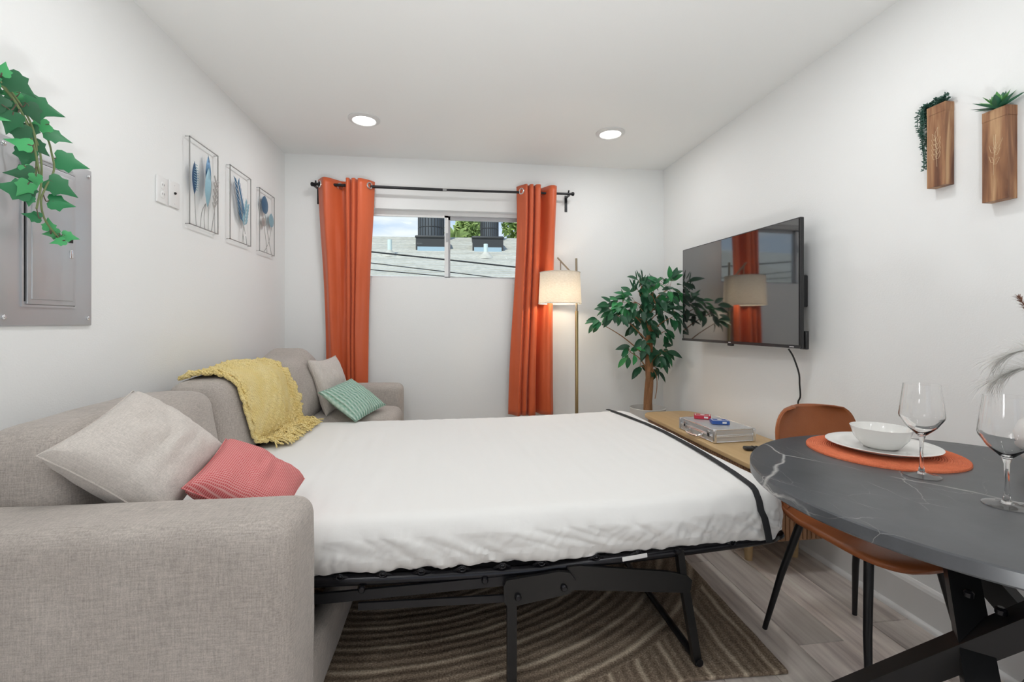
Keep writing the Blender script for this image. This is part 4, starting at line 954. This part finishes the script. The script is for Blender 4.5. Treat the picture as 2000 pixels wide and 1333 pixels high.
# ---------------------------------------------------------------- outlet plates
def wall_plate(lab, y0, y1, z0, z1, kind, name):
    t_ = thing(name, lab, 'wall plate', (XL, (y0+y1)/2, z0))
    yc, zc = (y0+y1)/2, (z0+z1)/2
    pt_ = obj('plate', MB().rbox((XL+.004, yc, zc), (.008, y1-y0, z1-z0), .0035, (1, 1, 1)), white_m, t_)
    if kind == 'duplex':
        for dz in (-.02, .02):
            s_ = obj('socket', MB().lathe([(.017, 0), (.017, .002), (.015, .003)], 20).xf(Matrix.Translation((XL+.007, yc, zc+dz)) @ Matrix.Rotation(pi/2, 4, 'Y')), white_m, t_)
            for dy in (-.006, .006): obj('slot', MB().box(XL+.0096, XL+.0104, yc+dy-.001, yc+dy+.001, zc+dz-.001, zc+dz+.007), charcoal_m, s_, False)
        obj('screw', MB().lathe([(.003, 0), (.003, .0015)], 10).xf(Matrix.Translation((XL+.008, yc, zc)) @ Matrix.Rotation(pi/2, 4, 'Y')), white_m, t_)
    else:
        obj('jack', MB().lathe([(.006, 0), (.006, .004), (.0035, .008)], 12).xf(Matrix.Translation((XL+.007, yc, zc+.006)) @ Matrix.Rotation(pi/2, 4, 'Y')), charcoal_m, t_)
        for dz in (-.042, .042): obj('screw', MB().lathe([(.003, 0), (.003, .0015)], 10).xf(Matrix.Translation((XL+.008, yc, zc+dz)) @ Matrix.Rotation(pi/2, 4, 'Y')), white_m, t_)
wall_plate('white duplex outlet plate on the wall', 2.143, 2.220, 1.670, 1.787, 'duplex', 'outlet_plate')
wall_plate('white wall plate with one small black jack', 2.229, 2.308, 1.673, 1.792, 'jack', 'jack_plate')

# ---------------------------------------------------------------- electrical panel
ep = thing('electrical_panel', 'grey metal breaker panel on the wall behind the ivy', 'electrical panel', (XL, 1.6145, 1.137))
pan_m = mat('panel_grey', (.52, .53, .55), .30, .6)
PY0, PY1, PZ0, PZ1 = 1.445, 1.784, 1.137, 1.680
obj('cover', MB().rbox((XL+.004, (PY0+PY1)/2, (PZ0+PZ1)/2), (.008, PY1-PY0, PZ1-PZ0), .0025, (1, 4, 4)), pan_m, ep)
rim = MB(); DY0, DY1, DZ0, DZ1_ = 1.522, 1.706, 1.200, 1.638
for a in ((DY0-.006, DY0, DZ0-.006, DZ1_+.006), (DY1, DY1+.004, DZ0-.006, DZ1_+.006), (DY0, DY1, DZ0-.006, DZ0), (DY0, DY1, DZ1_, DZ1_+.006)): rim.box(XL+.007, XL+.0125, a[0], a[1], a[2], a[3])
obj('door_rim', rim, pan_m, ep, False)
obj('hinge_gap', MB().box(XL+.0075, XL+.0092, DY0+.001, DY0+.009, DZ0+.01, DZ1_-.01), black_m, ep, False)
dr = obj('panel_door', MB().rbox((XL+.011, (DY0+DY1)/2+.004, (DZ0+DZ1_)/2), (.008, DY1-DY0-.010, DZ1_-DZ0-.004), .002, (1, 3, 3)).rbox((XL+.0152, (DY0+DY1)/2+.004, (DZ0+DZ1_)/2), (.005, DY1-DY0-.034, DZ1_-DZ0-.034), .0022, (1, 3, 3)), pan_m, ep)
obj('latch_slot', MB().rbox((XL+.0175, 1.680, 1.420), (.006, .020, .020), .002, (1, 1, 1)), black_m, dr)
obj('lock', MB().rbox((XL+.0185, 1.683, 1.372), (.007, .014, .028), .003, (1, 1, 1)), chrome_m, dr)
for y, z in ((PY0+.02, PZ0+.025), (PY1-.018, PZ0+.025), (PY1-.018, PZ1-.025), (PY0+.02, PZ1-.025)):
    obj('screw', MB().lathe([(.007, 0), (.007, .003), (.004, .005)], 14).xf(Matrix.Translation((XL+.008, y, z)) @ Matrix.Rotation(pi/2, 4, 'Y')), chrome_m, ep)
obj('panel_lip', MB().box(XL+.0075, XL+.0105, DY0+.055, DY1-.004, DZ1_+.012, DZ1_+.0155), chrome_m, ep, False)

# ---------------------------------------------------------------- trailing ivy
IVY = [(-1.124, 1.305, 1.79, 80, 0.05, 2), (-1.124, 1.356, 1.769, -35, 0.085, 0), (-1.195, 1.4, 1.771, 200, 0.06, 2), (-1.193, 1.385, 1.738, 180, 0.07, 0), (-1.133, 1.44, 1.747, -8, 0.1, 1), (-1.141, 1.344, 1.666, -100, 0.08, 0), (-1.146, 1.417, 1.723, -60, 0.07, 0), (-1.175, 1.46, 1.71, -160, 0.07, 2), (-1.152, 1.377, 1.63, 175, 0.065, 2), (-1.151, 1.383, 1.649, -90, 0.075, 0), (-1.154, 1.511, 1.697, -12, 0.075, 1), (-1.187, 1.606, 1.651, -8, 0.1, 1), (-1.166, 1.418, 1.599, -95, 0.075, 0), (-1.169, 1.4, 1.554, 190, 0.075, 0), (-1.142, 1.346, 1.499, 175, 0.085, 1), (-1.12, 1.354, 1.498, -120, 0.06, 2), (-1.124, 1.376, 1.471, -95, 0.035, 1), (-1.156, 1.529, 1.549, -30, 0.095, 1), (-1.164, 1.536, 1.506, -5, 0.075, 1), (-1.179, 1.449, 1.449, 170, 0.05, 1), (-1.197, 1.53, 1.443, 95, 0.05, 2), (-1.198, 1.537, 1.414, 190, 0.05, 2), (-1.163, 1.513, 1.387, 200, 0.045, 2), (-1.175, 1.581, 1.413, -10, 0.052, 2), (-1.17, 1.469, 1.644, -40, 0.06, 0), (-1.129, 1.405, 1.533, -85, 0.05, 2), (-1.158, 1.418, 1.561, -60, 0.05, 2), (-1.155, 1.32, 1.674, 0, 0.07, 2), (-1.181, 1.402, 1.816, 120, 0.05, 1), (-1.198, 1.459, 1.765, -50, 0.07, 1), (-1.174, 1.442, 1.679, -80, 0.06, 0), (-1.189, 1.352, 1.775, 60, 0.08, 1), (-1.159, 1.311, 1.717, 150, 0.08, 0), (-1.12, 1.255, 1.753, 90, 0.08, 1), (-1.146, 1.411, 1.502, -70, 0.05, 0)]
iv = thing('ivy_garland', 'trailing artificial green ivy hanging in front of the breaker panel', 'ivy', (-1.2, 1.40, 1.40))
ivm = [mat('ivy_dark', (.012, .115, .042), .5, objvar=.25), mat('ivy_mid', (.014, .185, .062), .5, objvar=.2), mat('ivy_bright', (.05, .34, .11), .5, objvar=.2)]
half = [(0, 0), (.17, -.075), (.36, -.02), (.42, .12), (.37, .26), (.44, .42), (.24, .52), (.13, .72), (.05, .9), (0, 1)]
def ivy_mesh(k):
    m_ = MB(); vs = []; n = len(half)
    mid = [(0, y*1.0, -.10*y*y) for x, y in half]
    for x, y in half: vs.append((x, y, -.10*y*y-.10*x-.12*x*x))
    for x, y in half: vs.append((-x, y, -.10*y*y-.10*x-.12*x*x))
    vs += [(0, max(0, min(1, y)), -.10*y*y+.02) for x, y in half]
    for i in range(n-1):
        m_.f.append((i, i+1, 2*n+i+1, 2*n+i)); m_.f.append((2*n+i, 2*n+i+1, n+i+1, n+i))
    m_.v = vs; me = m_.mesh('leaf', True); me.materials.append(ivm[k]); return me
IM = [ivy_mesh(k) for k in range(3)]
rnd = random.Random(4); R_ = Vector((.72, .69, 0)).normalized()
stem_m = mat('ivy_stem', (.10, .075, .05), .7); vine_m = mat('ivy_vine', (.17, .22, .09), .7)
sm_ = MB(); vines = [[(-1.19, 1.20, 1.90), (-1.19, 1.34, 1.80), (-1.18, 1.404, 1.747), (-1.175, 1.449, 1.682), (-1.175, 1.473, 1.633), (-1.17, 1.470, 1.55), (-1.17, 1.455, 1.47)],
         [(-1.19, 1.20, 1.90), (-1.19, 1.40, 1.77), (-1.185, 1.498, 1.702), (-1.18, 1.518, 1.645), (-1.18, 1.524, 1.600), (-1.18, 1.498, 1.545), (-1.18, 1.482, 1.50), (-1.185, 1.50, 1.45), (-1.185, 1.545, 1.405)],
         [(-1.19, 1.20, 1.90), (-1.17, 1.36, 1.78), (-1.16, 1.43, 1.69), (-1.16, 1.442, 1.58), (-1.15, 1.41, 1.50), (-1.15, 1.36, 1.49)],
         [(-1.19, 1.20, 1.90), (-1.16, 1.30, 1.80), (-1.15, 1.38, 1.72), (-1.15, 1.42, 1.64), (-1.15, 1.44, 1.56)]]
vp = []
for q in vines:
    cr_ = cat_rom(q, 8); vp += cr_; obj('vine', MB().tube(cr_, .0026, 6), vine_m, iv)
for (x, y, z, a, l, k) in IVY:
    for (gx, gy, gz) in ((0, 0, 0),):
        c = Vector((x, y, z)); a_ = math.radians(a); d = (R_*math.cos(a_)+Vector((0, 0, 1))*math.sin(a_)).normalized()
        base = c-d*l*.4; nr = Vector((.70, -.66, .25))+Vector((rnd.uniform(-.35, .35), rnd.uniform(-.35, .35), rnd.uniform(-.3, .3)))
        M_ = basis(nr, d, base-Vector((-1.2, 1.40, 1.40))) @ Matrix.Scale(l*.80, 4)
        inst('leaf', IM[k], iv, M_)
        np_ = min(vp, key=lambda p: (p-base).length+max(0, base.z-p.z)*1.0)
        obj('stem', MB().tube(cat_rom([np_, np_.lerp(base, .5)-Vector((0, 0, .012)), base, base+d*l*.12], 4), .0015, 5), stem_m, iv)
obj('wall_hook', MB().tube(cat_rom([(XL, 1.20, 1.915), (XL+.05, 1.20, 1.915), (XL+.082, 1.20, 1.893), (XL+.092, 1.20, 1.915)], 5), .004, 8), black_m, iv)

# ---------------------------------------------------------------- wooden wall planters
wood_m = mat('acacia_wood', (.36, .19, .085), .5, objvar=.05)
N, L, b = nodes_of(wood_m); tcn = N.new('ShaderNodeTexCoord'); mpn = N.new('ShaderNodeMapping'); mpn.inputs['Scale'].default_value = (34, 34, 3.6); L.new(tcn.outputs['Object'], mpn.inputs[0])
oi = N.new('ShaderNodeObjectInfo'); va = N.new('ShaderNodeVectorMath'); va.operation = 'MULTIPLY_ADD'; L.new(oi.outputs['Random'], va.inputs[0]); va.inputs[1].default_value = (31, 17, 5); L.new(mpn.outputs[0], va.inputs[2])
n1 = N.new('ShaderNodeTexNoise'); n1.inputs['Scale'].default_value = 1; n1.inputs['Detail'].default_value = 6; n1.inputs['Distortion'].default_value = .6; L.new(va.outputs[0], n1.inputs['Vector'])
rr = N.new('ShaderNodeValToRGB'); e = rr.color_ramp.elements; e[0].position = .33; e[0].color = (.12, .045, .022, 1); e[1].position = .68; e[1].color = (.52, .32, .165, 1); q = rr.color_ramp.elements.new(.5); q.color = (.29, .135, .062, 1)
L.new(n1.outputs['Fac'], rr.inputs[0]); L.new(rr.outputs[0], b.inputs['Base Color'])
carve_m = mat('carved_line', (.66, .50, .32), .7)
def planter(lab, y0, y1, z0, z1):
    d = .037; t_ = thing('wall_planter', lab, 'wall planter', (XR-d/2, (y0+y1)/2, z0)); x0 = XR-d
    m_ = MB(); w = .006
    m_.rbox(((x0+XR)/2, (y0+y1)/2, (z0+z1-.03)/2), (d, y1-y0, z1-z0-.03), .0012, (1, 1, 1))
    for a in ((x0, x0+w, y0, y1), (XR-w, XR, y0, y1), (x0+w, XR-w, y0, y0+w), (x0+w, XR-w, y1-w, y1)): m_.box(a[0], a[1], a[2], a[3], z1-.032, z1)
    obj('wood_block', m_, wood_m, t_, False); return t_
def carve(t_, x, y0, y1, z0, z1, kind):
    yc = (y0+y1)/2; m_ = MB(); h = z1-z0; xx = x-.0002
    def ln(pts): m_.tube([(xx, yc-p[0]*(y1-y0), z0+p[1]*h) for p in pts], .0006, 4)
    def lfl(bx, bz, tx, tz, w):
        dx_, dz_ = tx-bx, tz-bz; ln([(bx, bz), (bx+dx_*.4-dz_*w, bz+dz_*.4+dx_*w*.3), (tx, tz), (bx+dx_*.4+dz_*w, bz+dz_*.4-dx_*w*.3), (bx, bz)])
    if kind == 0:
        ln([(.06, .24), (.03, .40), (-.02, .60)]); lfl(-.02, .58, .10, .72, .5); lfl(-.02, .56, -.2, .66, .4)
        for k_ in range(4):
            z = .34+.06*k_; lfl(.03, z, .26, z+.07, .45); lfl(.02, z, -.24, z+.07, .45)
    else:
        ln([(-.05, .28), (-.04, .42), (.02, .56), (.05, .72)]); lfl(.02, .56, -.02, .73, .25); lfl(.03, .56, .32, .66, .3); lfl(0, .50, .22, .56, .4); lfl(0, .52, -.22, .62, .4); lfl(-.03, .42, -.22, .50, .4); lfl(-.03, .40, .2, .46, .4)
    obj('carving', m_, carve_m, t_)
p1_ = planter('wooden wall planter holding a trailing bead-leaved plant', 1.407, 1.471, 1.641, 1.937); carve(p1_, XR-.037, 1.407, 1.471, 1.641, 1.937, 0)
p2_ = planter('wooden wall planter holding a pointed-leaf succulent', 1.2235, 1.294, 1.542, 1.838); carve(p2_, XR-.037, 1.2235, 1.294, 1.542, 1.838, 1)
pearl_m = mat('trailing_green', (.022, .075, .055), .5, var=(60, (.04, .12, .085), .9))
tm = MB(); rnd = random.Random(6)
def bead(c, d, s_):
    d = Vector(d).normalized(); a = d.orthogonal().normalized(); b_ = d.cross(a)
    vs = [c, c+d*s_*.5+a*s_*.32, c+d*s_*.5+b_*s_*.2, c+d*s_*.5-a*s_*.32, c+d*s_*.5-b_*s_*.2, c+d*s_]
    tm.add(vs, [(0, 2, 1), (0, 3, 2), (0, 4, 3), (0, 1, 4), (5, 1, 2), (5, 2, 3), (5, 3, 4), (5, 4, 1)])
for k in range(26):
    xo = XR-.018+rnd.uniform(-.016, .010)
    if k < 14: pts = [(XR-.018, 1.455, 1.93), (xo, 1.472+rnd.uniform(0, .012), 1.955), (xo, 1.490+rnd.uniform(-.004, .022), 1.93), (xo, 1.484+rnd.uniform(-.004, .024), 1.90-rnd.uniform(0, .05)), (xo, 1.482+rnd.uniform(-.004, .014), 1.86-rnd.uniform(0, .15))]
    else: pts = [(XR-.018, 1.44, 1.93), (xo, 1.41+rnd.uniform(0, .05), 1.95), (xo-.004, 1.405+rnd.uniform(0, .07), 1.955+rnd.uniform(0, .012))]
    cr_ = cat_rom(pts, 9); tm.tube(cr_, .0012, 4)
    for i, p in enumerate(cr_[5:]):
        for _ in range(2): bead(p, (rnd.uniform(-1, .6), rnd.uniform(-1, 1), rnd.uniform(-.4, .8)), rnd.uniform(.008, .0125))
tm.v = [(min(p[0], XR-.001), p[1], p[2]) for p in tm.v]
pt = top('trailing_succulent', tm, pearl_m, 'dark green trailing plant with tiny bead leaves in the wooden planter', 'succulent'); pt['kind'] = 'stuff'
su = thing('succulent', 'bright green rosette succulent in the wooden wall planter', 'succulent', (XR-.02, 1.258, 1.822))
sum_ = [mat('succulent_dark', (.03, .14, .075), .45, objvar=.2), mat('succulent_light', (.13, .36, .11), .45, objvar=.2)]
def sleaf(k):
    m_ = leaf_mesh(.075, .024, .45, -.12, 7); me = m_.mesh('leaf', True); me.materials.append(sum_[k]); return me
SLM = [sleaf(0), sleaf(1)]
for ring, (nl, el, ln_) in enumerate(((9, .12, .95), (8, .5, .80), (6, .95, .62), (4, 1.25, .45))):
    for k in range(nl):
        a = 2*pi*k/nl+ring*.4; d = Vector((math.cos(a)*math.cos(el)*.55-.10, math.sin(a)*math.cos(el), math.sin(el)+.08)).normalized()
        if d.x > .22: d.x = .22; d.normalize()
        b0 = Vector((-.002, 0, .018)); M_ = basis(Vector((0, 0, 1))-d*.2+Vector((-.3, 0, 0)), d, b0) @ Matrix.Scale(ln_, 4)
        inst('leaf', SLM[1 if ring > 0 else 0], su, M_)
obj('stem_base', MB().lathe([(.012, 0), (.012, .022)], 10), sum_[0], su, local=True)

# ---------------------------------------------------------------- round dining table
TC, TR, TZ = (1.246, .9165), .494, .762
stone_m = mat('black_marble', (.035, .038, .042), .32, spec=.5)
N, L, b = nodes_of(stone_m); tcn = N.new('ShaderNodeTexCoord')
n0 = N.new('ShaderNodeTexNoise'); n0.inputs['Scale'].default_value = 5; n0.inputs['Detail'].default_value = 8; n0.inputs['Roughness'].default_value = .7; L.new(tcn.outputs['Object'], n0.inputs['Vector'])
rr = N.new('ShaderNodeValToRGB'); e = rr.color_ramp.elements; e[0].position = .3; e[0].color = (.042, .045, .050, 1); e[1].position = .7; e[1].color = (.078, .082, .089, 1); L.new(n0.outputs['Fac'], rr.inputs[0]); cur = rr.outputs[0]
for (sc_, wd, rot, amt) in ((2.3, .008, .3, .85), (4.0, .0045, 1.2, .7), (6.5, .003, 2.0, .5)):
    mpn = N.new('ShaderNodeMapping'); mpn.inputs['Rotation'].default_value = (0, 0, rot); mpn.inputs['Scale'].default_value = (1, .45, 1); mpn.inputs['Location'].default_value = (rot*3, .37, 0)
    mxv = N.new('ShaderNodeVectorMath'); mxv.operation = 'MULTIPLY_ADD'; nq = N.new('ShaderNodeTexNoise'); nq.inputs['Scale'].default_value = 9; nq.inputs['Detail'].default_value = 5; L.new(tcn.outputs['Object'], nq.inputs['Vector'])
    L.new(nq.outputs['Color'], mxv.inputs[0]); mxv.inputs[1].default_value = (.05, .05, .05); L.new(tcn.outputs['Object'], mxv.inputs[2]); L.new(mxv.outputs[0], mpn.inputs[0])
    vo = N.new('ShaderNodeTexVoronoi'); vo.feature = 'DISTANCE_TO_EDGE'; vo.inputs['Scale'].default_value = sc_; L.new(mpn.outputs[0], vo.inputs['Vector'])
    vr = N.new('ShaderNodeMapRange'); vr.inputs[1].default_value = 0; vr.inputs[2].default_value = wd; vr.inputs[3].default_value = amt; vr.inputs[4].default_value = 0; L.new(vo.outputs['Distance'], vr.inputs[0])
    br_ = N.new('ShaderNodeTexNoise'); br_.inputs['Scale'].default_value = 6; L.new(tcn.outputs['Object'], br_.inputs['Vector'])
    bm2 = N.new('ShaderNodeMapRange'); bm2.inputs[1].default_value = .44; bm2.inputs[2].default_value = .62; L.new(br_.outputs['Fac'], bm2.inputs[0])
    mm_ = N.new('ShaderNodeMath'); mm_.operation = 'MULTIPLY'; L.new(vr.outputs[0], mm_.inputs[0]); L.new(bm2.outputs[0], mm_.inputs[1])
    mi = N.new('ShaderNodeMixRGB'); L.new(mm_.outputs[0], mi.inputs[0]); L.new(cur, mi.inputs[1]); mi.inputs[2].default_value = (.48, .47, .45, 1); cur = mi.outputs[0]
L.new(cur, b.inputs['Base Color'])
tb = thing('dining_table', 'round table with a dark marble top and crossed black legs', 'table', (TC[0], TC[1], 0))
n = 120; obj('table_top', MB().lathe([(TR-.004, TZ-.030), (TR, TZ-.026), (TR, TZ-.003), (TR-.003, TZ)], n, (TC[0], TC[1], 0)), stone_m, tb)
blk = mat('black_powder_steel', (.010, .010, .011), .35, .2)
bc_ = (1.24, .92)
LEGS = []
for al, of_ in ((138, .026), (228, -.020)):
    a = math.radians(al); d = Vector((math.cos(a), math.sin(a), 0)); nr = Vector((-math.sin(a), math.cos(a), 0)); c = Vector((*bc_, 0))+nr*of_
    LEGS.append((c+d*.42, c-d*.32+Vector((0, 0, TZ-.034))))
LEGS += [(Vector((1.60, .70, 0)), Vector((1.31, 1.23, TZ-.034))), (Vector((1.60, 1.10, 0)), Vector((1.17, .61, TZ-.034)))]
for f0, t0 in LEGS:
    ax = (t0-f0).normalized()
    lg = MB().bar(f0+ax*.012, t0-ax*.006, .060, .062, (0, 0, 1)); lg.v = [(x, y, min(max(z, .001), TZ-.031)) for x, y, z in lg.v]
    lo_ = obj('leg', lg, blk, tb, False)
    mid = f0.lerp(t0, .60); obj('bolt', MB().lathe([(.011, 0), (.011, .010), (.006, .015)], 12).xf(Matrix.Translation(mid+Vector((0, 0, .046))) @ Matrix.Rotation(0, 4, 'X')), blackgloss_m, lo_)
    obj('top_plate', MB().box(t0.x-.05, t0.x+.05, t0.y-.05, t0.y+.05, TZ-.034, TZ-.030), blk, lo_, False)

# ---------------------------------------------------------------- shell chair
lea_m = mat('cognac_leather', (.28, .080, .024), .36, var=(7, (.37, .120, .040), .9), bump=(220, .25, .0015), spec=.4)
ch = thing('shell_chair', 'cognac leather shell chair with thin black legs at the round table', 'chair', (1.376, 1.380, 0), math.radians(4))
prof = cat_rom([(0, -.258, .440), (0, -.235, .455), (0, -.15, .458), (0, -.02, .448), (0, .09, .444), (0, .155, .458), (0, .192, .50), (0, .208, .56), (0, .220, .66), (0, .232, .755), (0, .240, .825)], 6)
lens_ = [0]
for i in range(1, len(prof)): lens_.append(lens_[-1]+(prof[i]-prof[i-1]).length)
Lt = lens_[-1]
def cw_(s_):
    if s_ < .17: return .214*max(.30, .30+.70*(1-(1-s_/.17)**2.6)**(1/2.6))
    if s_ < .60: return .214-.028*((s_-.17)/.43)
    top_ = .186-.012*((s_-.60)/.40)
    if s_ > .87: return top_*(.52+.48*max(0, 1-((s_-.87)/.13)**2.4)**(1/2.4))
    return top_
def shell(i0, i1, off):
    rows_ = []
    for i in range(i0, i1+1):
        s_ = lens_[i]/Lt; w = cw_(s_); p = prof[i]; tn = (prof[min(i+1, len(prof)-1)]-prof[max(i-1, 0)]).normalized(); nr = Vector((0, -tn.z, tn.y))
        r_ = []
        for j in range(25):
            u = -1+j/12; cur_ = .030*abs(u)**3*min(1, s_*3)+(.026*u*u if s_ > .55 else .026*u*u*max(0, (s_-.40)/.15))
            if s_ > .55: q = Vector((u*w, p.y-cur_*1.0, p.z))
            else: q = Vector((u*w, p.y, p.z+cur_*.6))
            th = off*(1-.55*abs(u)**5); r_.append(q+nr*th)
        rows_.append(r_)
    return rows_
def shell_part(name, i0, i1):
    a, b_ = shell(i0, i1, .017), shell(i0, i1, -.017); m_ = MB(); m_.grid(a); m_.grid([r[::-1] for r in b_])
    m_.grid([[r[0] for r in a], [r[0] for r in b_]]); m_.grid([[r[-1] for r in b_], [r[-1] for r in a]]); m_.grid([b_[0], a[0]]); m_.grid([a[-1], b_[-1]])
    o = obj(name, m_, lea_m, ch, local=True); me = o.data
    bm_ = bmesh.new(); bm_.from_mesh(me); bmesh.ops.remove_doubles(bm_, verts=bm_.verts, dist=.0008); bmesh.ops.recalc_face_normals(bm_, faces=bm_.faces); bm_.to_mesh(me); bm_.free()
    me.polygons.foreach_set('use_smooth', [True]*len(me.polygons)); return o, a, b_
isp = 36
se, a, b_ = shell_part('seat', 0, isp); bk, a2, b2 = shell_part('backrest', isp, len(prof)-1)
edge = [((p+q)/2)+Vector(((1 if k else -1)*.002, 0, 0)) for k, (A_, B_) in enumerate(((a, b_), (a, b_))) for p, q in []]
obj('piping', MB().tube([(r[0]+s2[0])/2 for r, s2 in zip(a2, b2)]+[(p+q)/2 for p, q in zip(a2[-1], b2[-1])]+[(r[-1]+s2[-1])/2 for r, s2 in zip(a2[::-1], b2[::-1])], .004, 6), lea_m, bk, local=True)
for sx in (-1, 1):
    for sy in (-1, 1):
        obj('leg', MB().tube([(sx*.125, sy*.125-.01, .438), (sx*.165, sy*.165, .22), (sx*.203, sy*.203, .0)], [.0135, .0115, .0085], 12), black_m, ch, local=True)
obj('under_frame', MB().bar((-.13, -.125, .424), (.13, .115, .424), .025, .012).bar((.13, -.125, .424), (-.13, .115, .424), .025, .012), black_m, ch, False, local=True)

# ---------------------------------------------------------------- place setting
org_m = mat('orange_woven', (.60, .135, .055), .9, var=(30, (.68, .19, .085), .9), weave=(110, .2, .001))
pm_ = thing('placemat', 'round orange woven placemat on the dark marble table', 'placemat', (1.262, 1.195, TZ))
prf = [(.190, .0002), (.190, .004)]
r_ = .1885
while r_ > .004: prf += [(r_, .0058), (r_-.0026, .0040)]; r_ -= .0058
obj('braid', MB().lathe(prf, 72), org_m, pm_, local=True)
chi_m = mat('white_porcelain', (.80, .79, .76), .15, spec=.5, coat=.3)
pl = top('dinner_plate', MB().lathe([(.075, 0), (.085, .001), (.088, .004), (.137, .017), (.139, .0195), (.136, .0205), (.09, .009), (.085, .0065), (.003, .006)], 64, (1.268, 1.203, TZ+.0062)), chi_m, 'white dinner plate under the bowl on the orange placemat', 'plate')
bw = top('bowl', MB().lathe([(.036, 0), (.042, .001), (.048, .006), (.066, .030), (.0745, .058), (.0755, .0605), (.0735, .0605), (.0645, .032), (.045, .010), (.003, .007)], 64, (1.266, 1.203, TZ+.0132)), chi_m, 'white porcelain bowl on the dinner plate', 'bowl')
def wine_glass(loc, lab):
    t_ = thing('wine_glass', lab, 'wine glass', loc, 0, 'stemmed wine glasses on the marble table')
    obj('bowl', MB().lathe([(.004, .099), (.010, .103), (.030, .123), (.0440, .146), (.0452, .152), (.0412, .19), (.0362, .2305), (.0352, .2305), (.0402, .19), (.0440, .152), (.0425, .147), (.029, .1255), (.009, .106), (.002, .1045)], 48), glass_m, t_, local=True)
    obj('stem', MB().lathe([(.0115, .006), (.0065, .012), (.0042, .03), (.0038, .06), (.0045, .088), (.0080, .1005)], 24), glass_m, t_, local=True)
    obj('foot', MB().lathe([(.037, 0), (.039, .001), (.0385, .0022), (.022, .004), (.0105, .0075)], 48), foot_m, t_, local=True)
    return t_
g1_ = wine_glass((1.168, 1.0, TZ), 'empty wine glass beside the orange placemat')
dup(g1_, (1.153, .812, TZ), None, 'empty wine glass in front of the white vase with dried grass')
# vase with dried grasses, mostly beyond the right edge
VX, VY = 1.520, .945
vs_ = thing('vase', 'white round vase standing on the marble table behind the wine glass', 'vase', (VX, VY, TZ))
obj('vase_body', MB().lathe([(.040, 0), (.055, .004), (.085, .045), (.092, .085), (.080, .125), (.045, .160), (.028, .178), (.030, .190), (.026, .190), (.024, .176), (.04, .156), (.07, .12)], 48, (VX, VY, TZ), True, False), mat('matte_white_ceramic', (.78, .77, .74), .6), vs_)
plume_m = mat('pampas_grey', (.80, .79, .75), .95, var=(40, (.90, .89, .86), .9)); brn_m = mat('dried_brown', (.22, .11, .075), .95)
def plume(path_, n, l0, m_, lab, spread):
    cr_ = cat_rom(path_, 10); t_ = thing('dried_grass', lab, 'dried grass', path_[0])
    obj('stalk', MB().tube(cr_, .0018, 6), plume_m, t_); m2 = MB(); rnd = random.Random(int(l0*1e4)+n)
    for i in range(n):
        f_ = .38+.62*rnd.random(); k = min(len(cr_)-2, int(f_*(len(cr_)-1))); p = cr_[k]; tn = (cr_[k+1]-cr_[k]).normalized()
        sd = Vector((rnd.uniform(-1, 1), rnd.uniform(-1, 1), rnd.uniform(-.5, 1))); sd = (sd-tn*sd.dot(tn)).normalized(); ll = l0*rnd.uniform(.5, 1)
        q = [p, p+tn*ll*.45+sd*ll*spread*.5, p+tn*ll*.8+sd*ll*spread-Vector((0, 0, ll*.10)), p+tn*ll*1.0+sd*ll*spread*1.5-Vector((0, 0, ll*.35))]
        w = Vector((0, 0, 1)).cross(q[2]-q[0]); w = w.normalized()*.0009 if w.length > 1e-5 else Vector((.0009, 0, 0))
        m2.add([q[0]-w, q[0]+w, q[1]-w, q[1]+w, q[2]-w*.7, q[2]+w*.7, q[3]], [(0, 1, 3, 2), (2, 3, 5, 4), (4, 5, 6)])
    o = obj('plume', m2, m_, t_, False); o['kind'] = 'stuff'
zt = TZ+.186
plume([(VX, VY, TZ+.10), (VX-.002, VY, zt+.02), (VX-.012, VY+.02, zt+.09), (VX-.030, VY+.062, zt+.125), (VX-.052, VY+.105, zt+.100)], 300, .070, plume_m, 'grey pampas plume arching out of the white vase', .5)
plume([(VX+.004, VY-.004, TZ+.10), (VX, VY+.006, zt+.03), (VX-.010, VY+.04, zt+.072), (VX-.026, VY+.080, zt+.075), (VX-.046, VY+.120, zt+.040)], 300, .070, plume_m, 'lower grey pampas plume drooping from the white vase', .5)
plume([(VX+.006, VY+.004, TZ+.10), (VX+.002, VY+.003, zt+.05), (VX-.035, VY+.022, zt+.16), (VX-.076, VY+.047, zt+.262)], 420, .026, brn_m, 'thin brown dried seed head rising above the pampas plumes', .35)
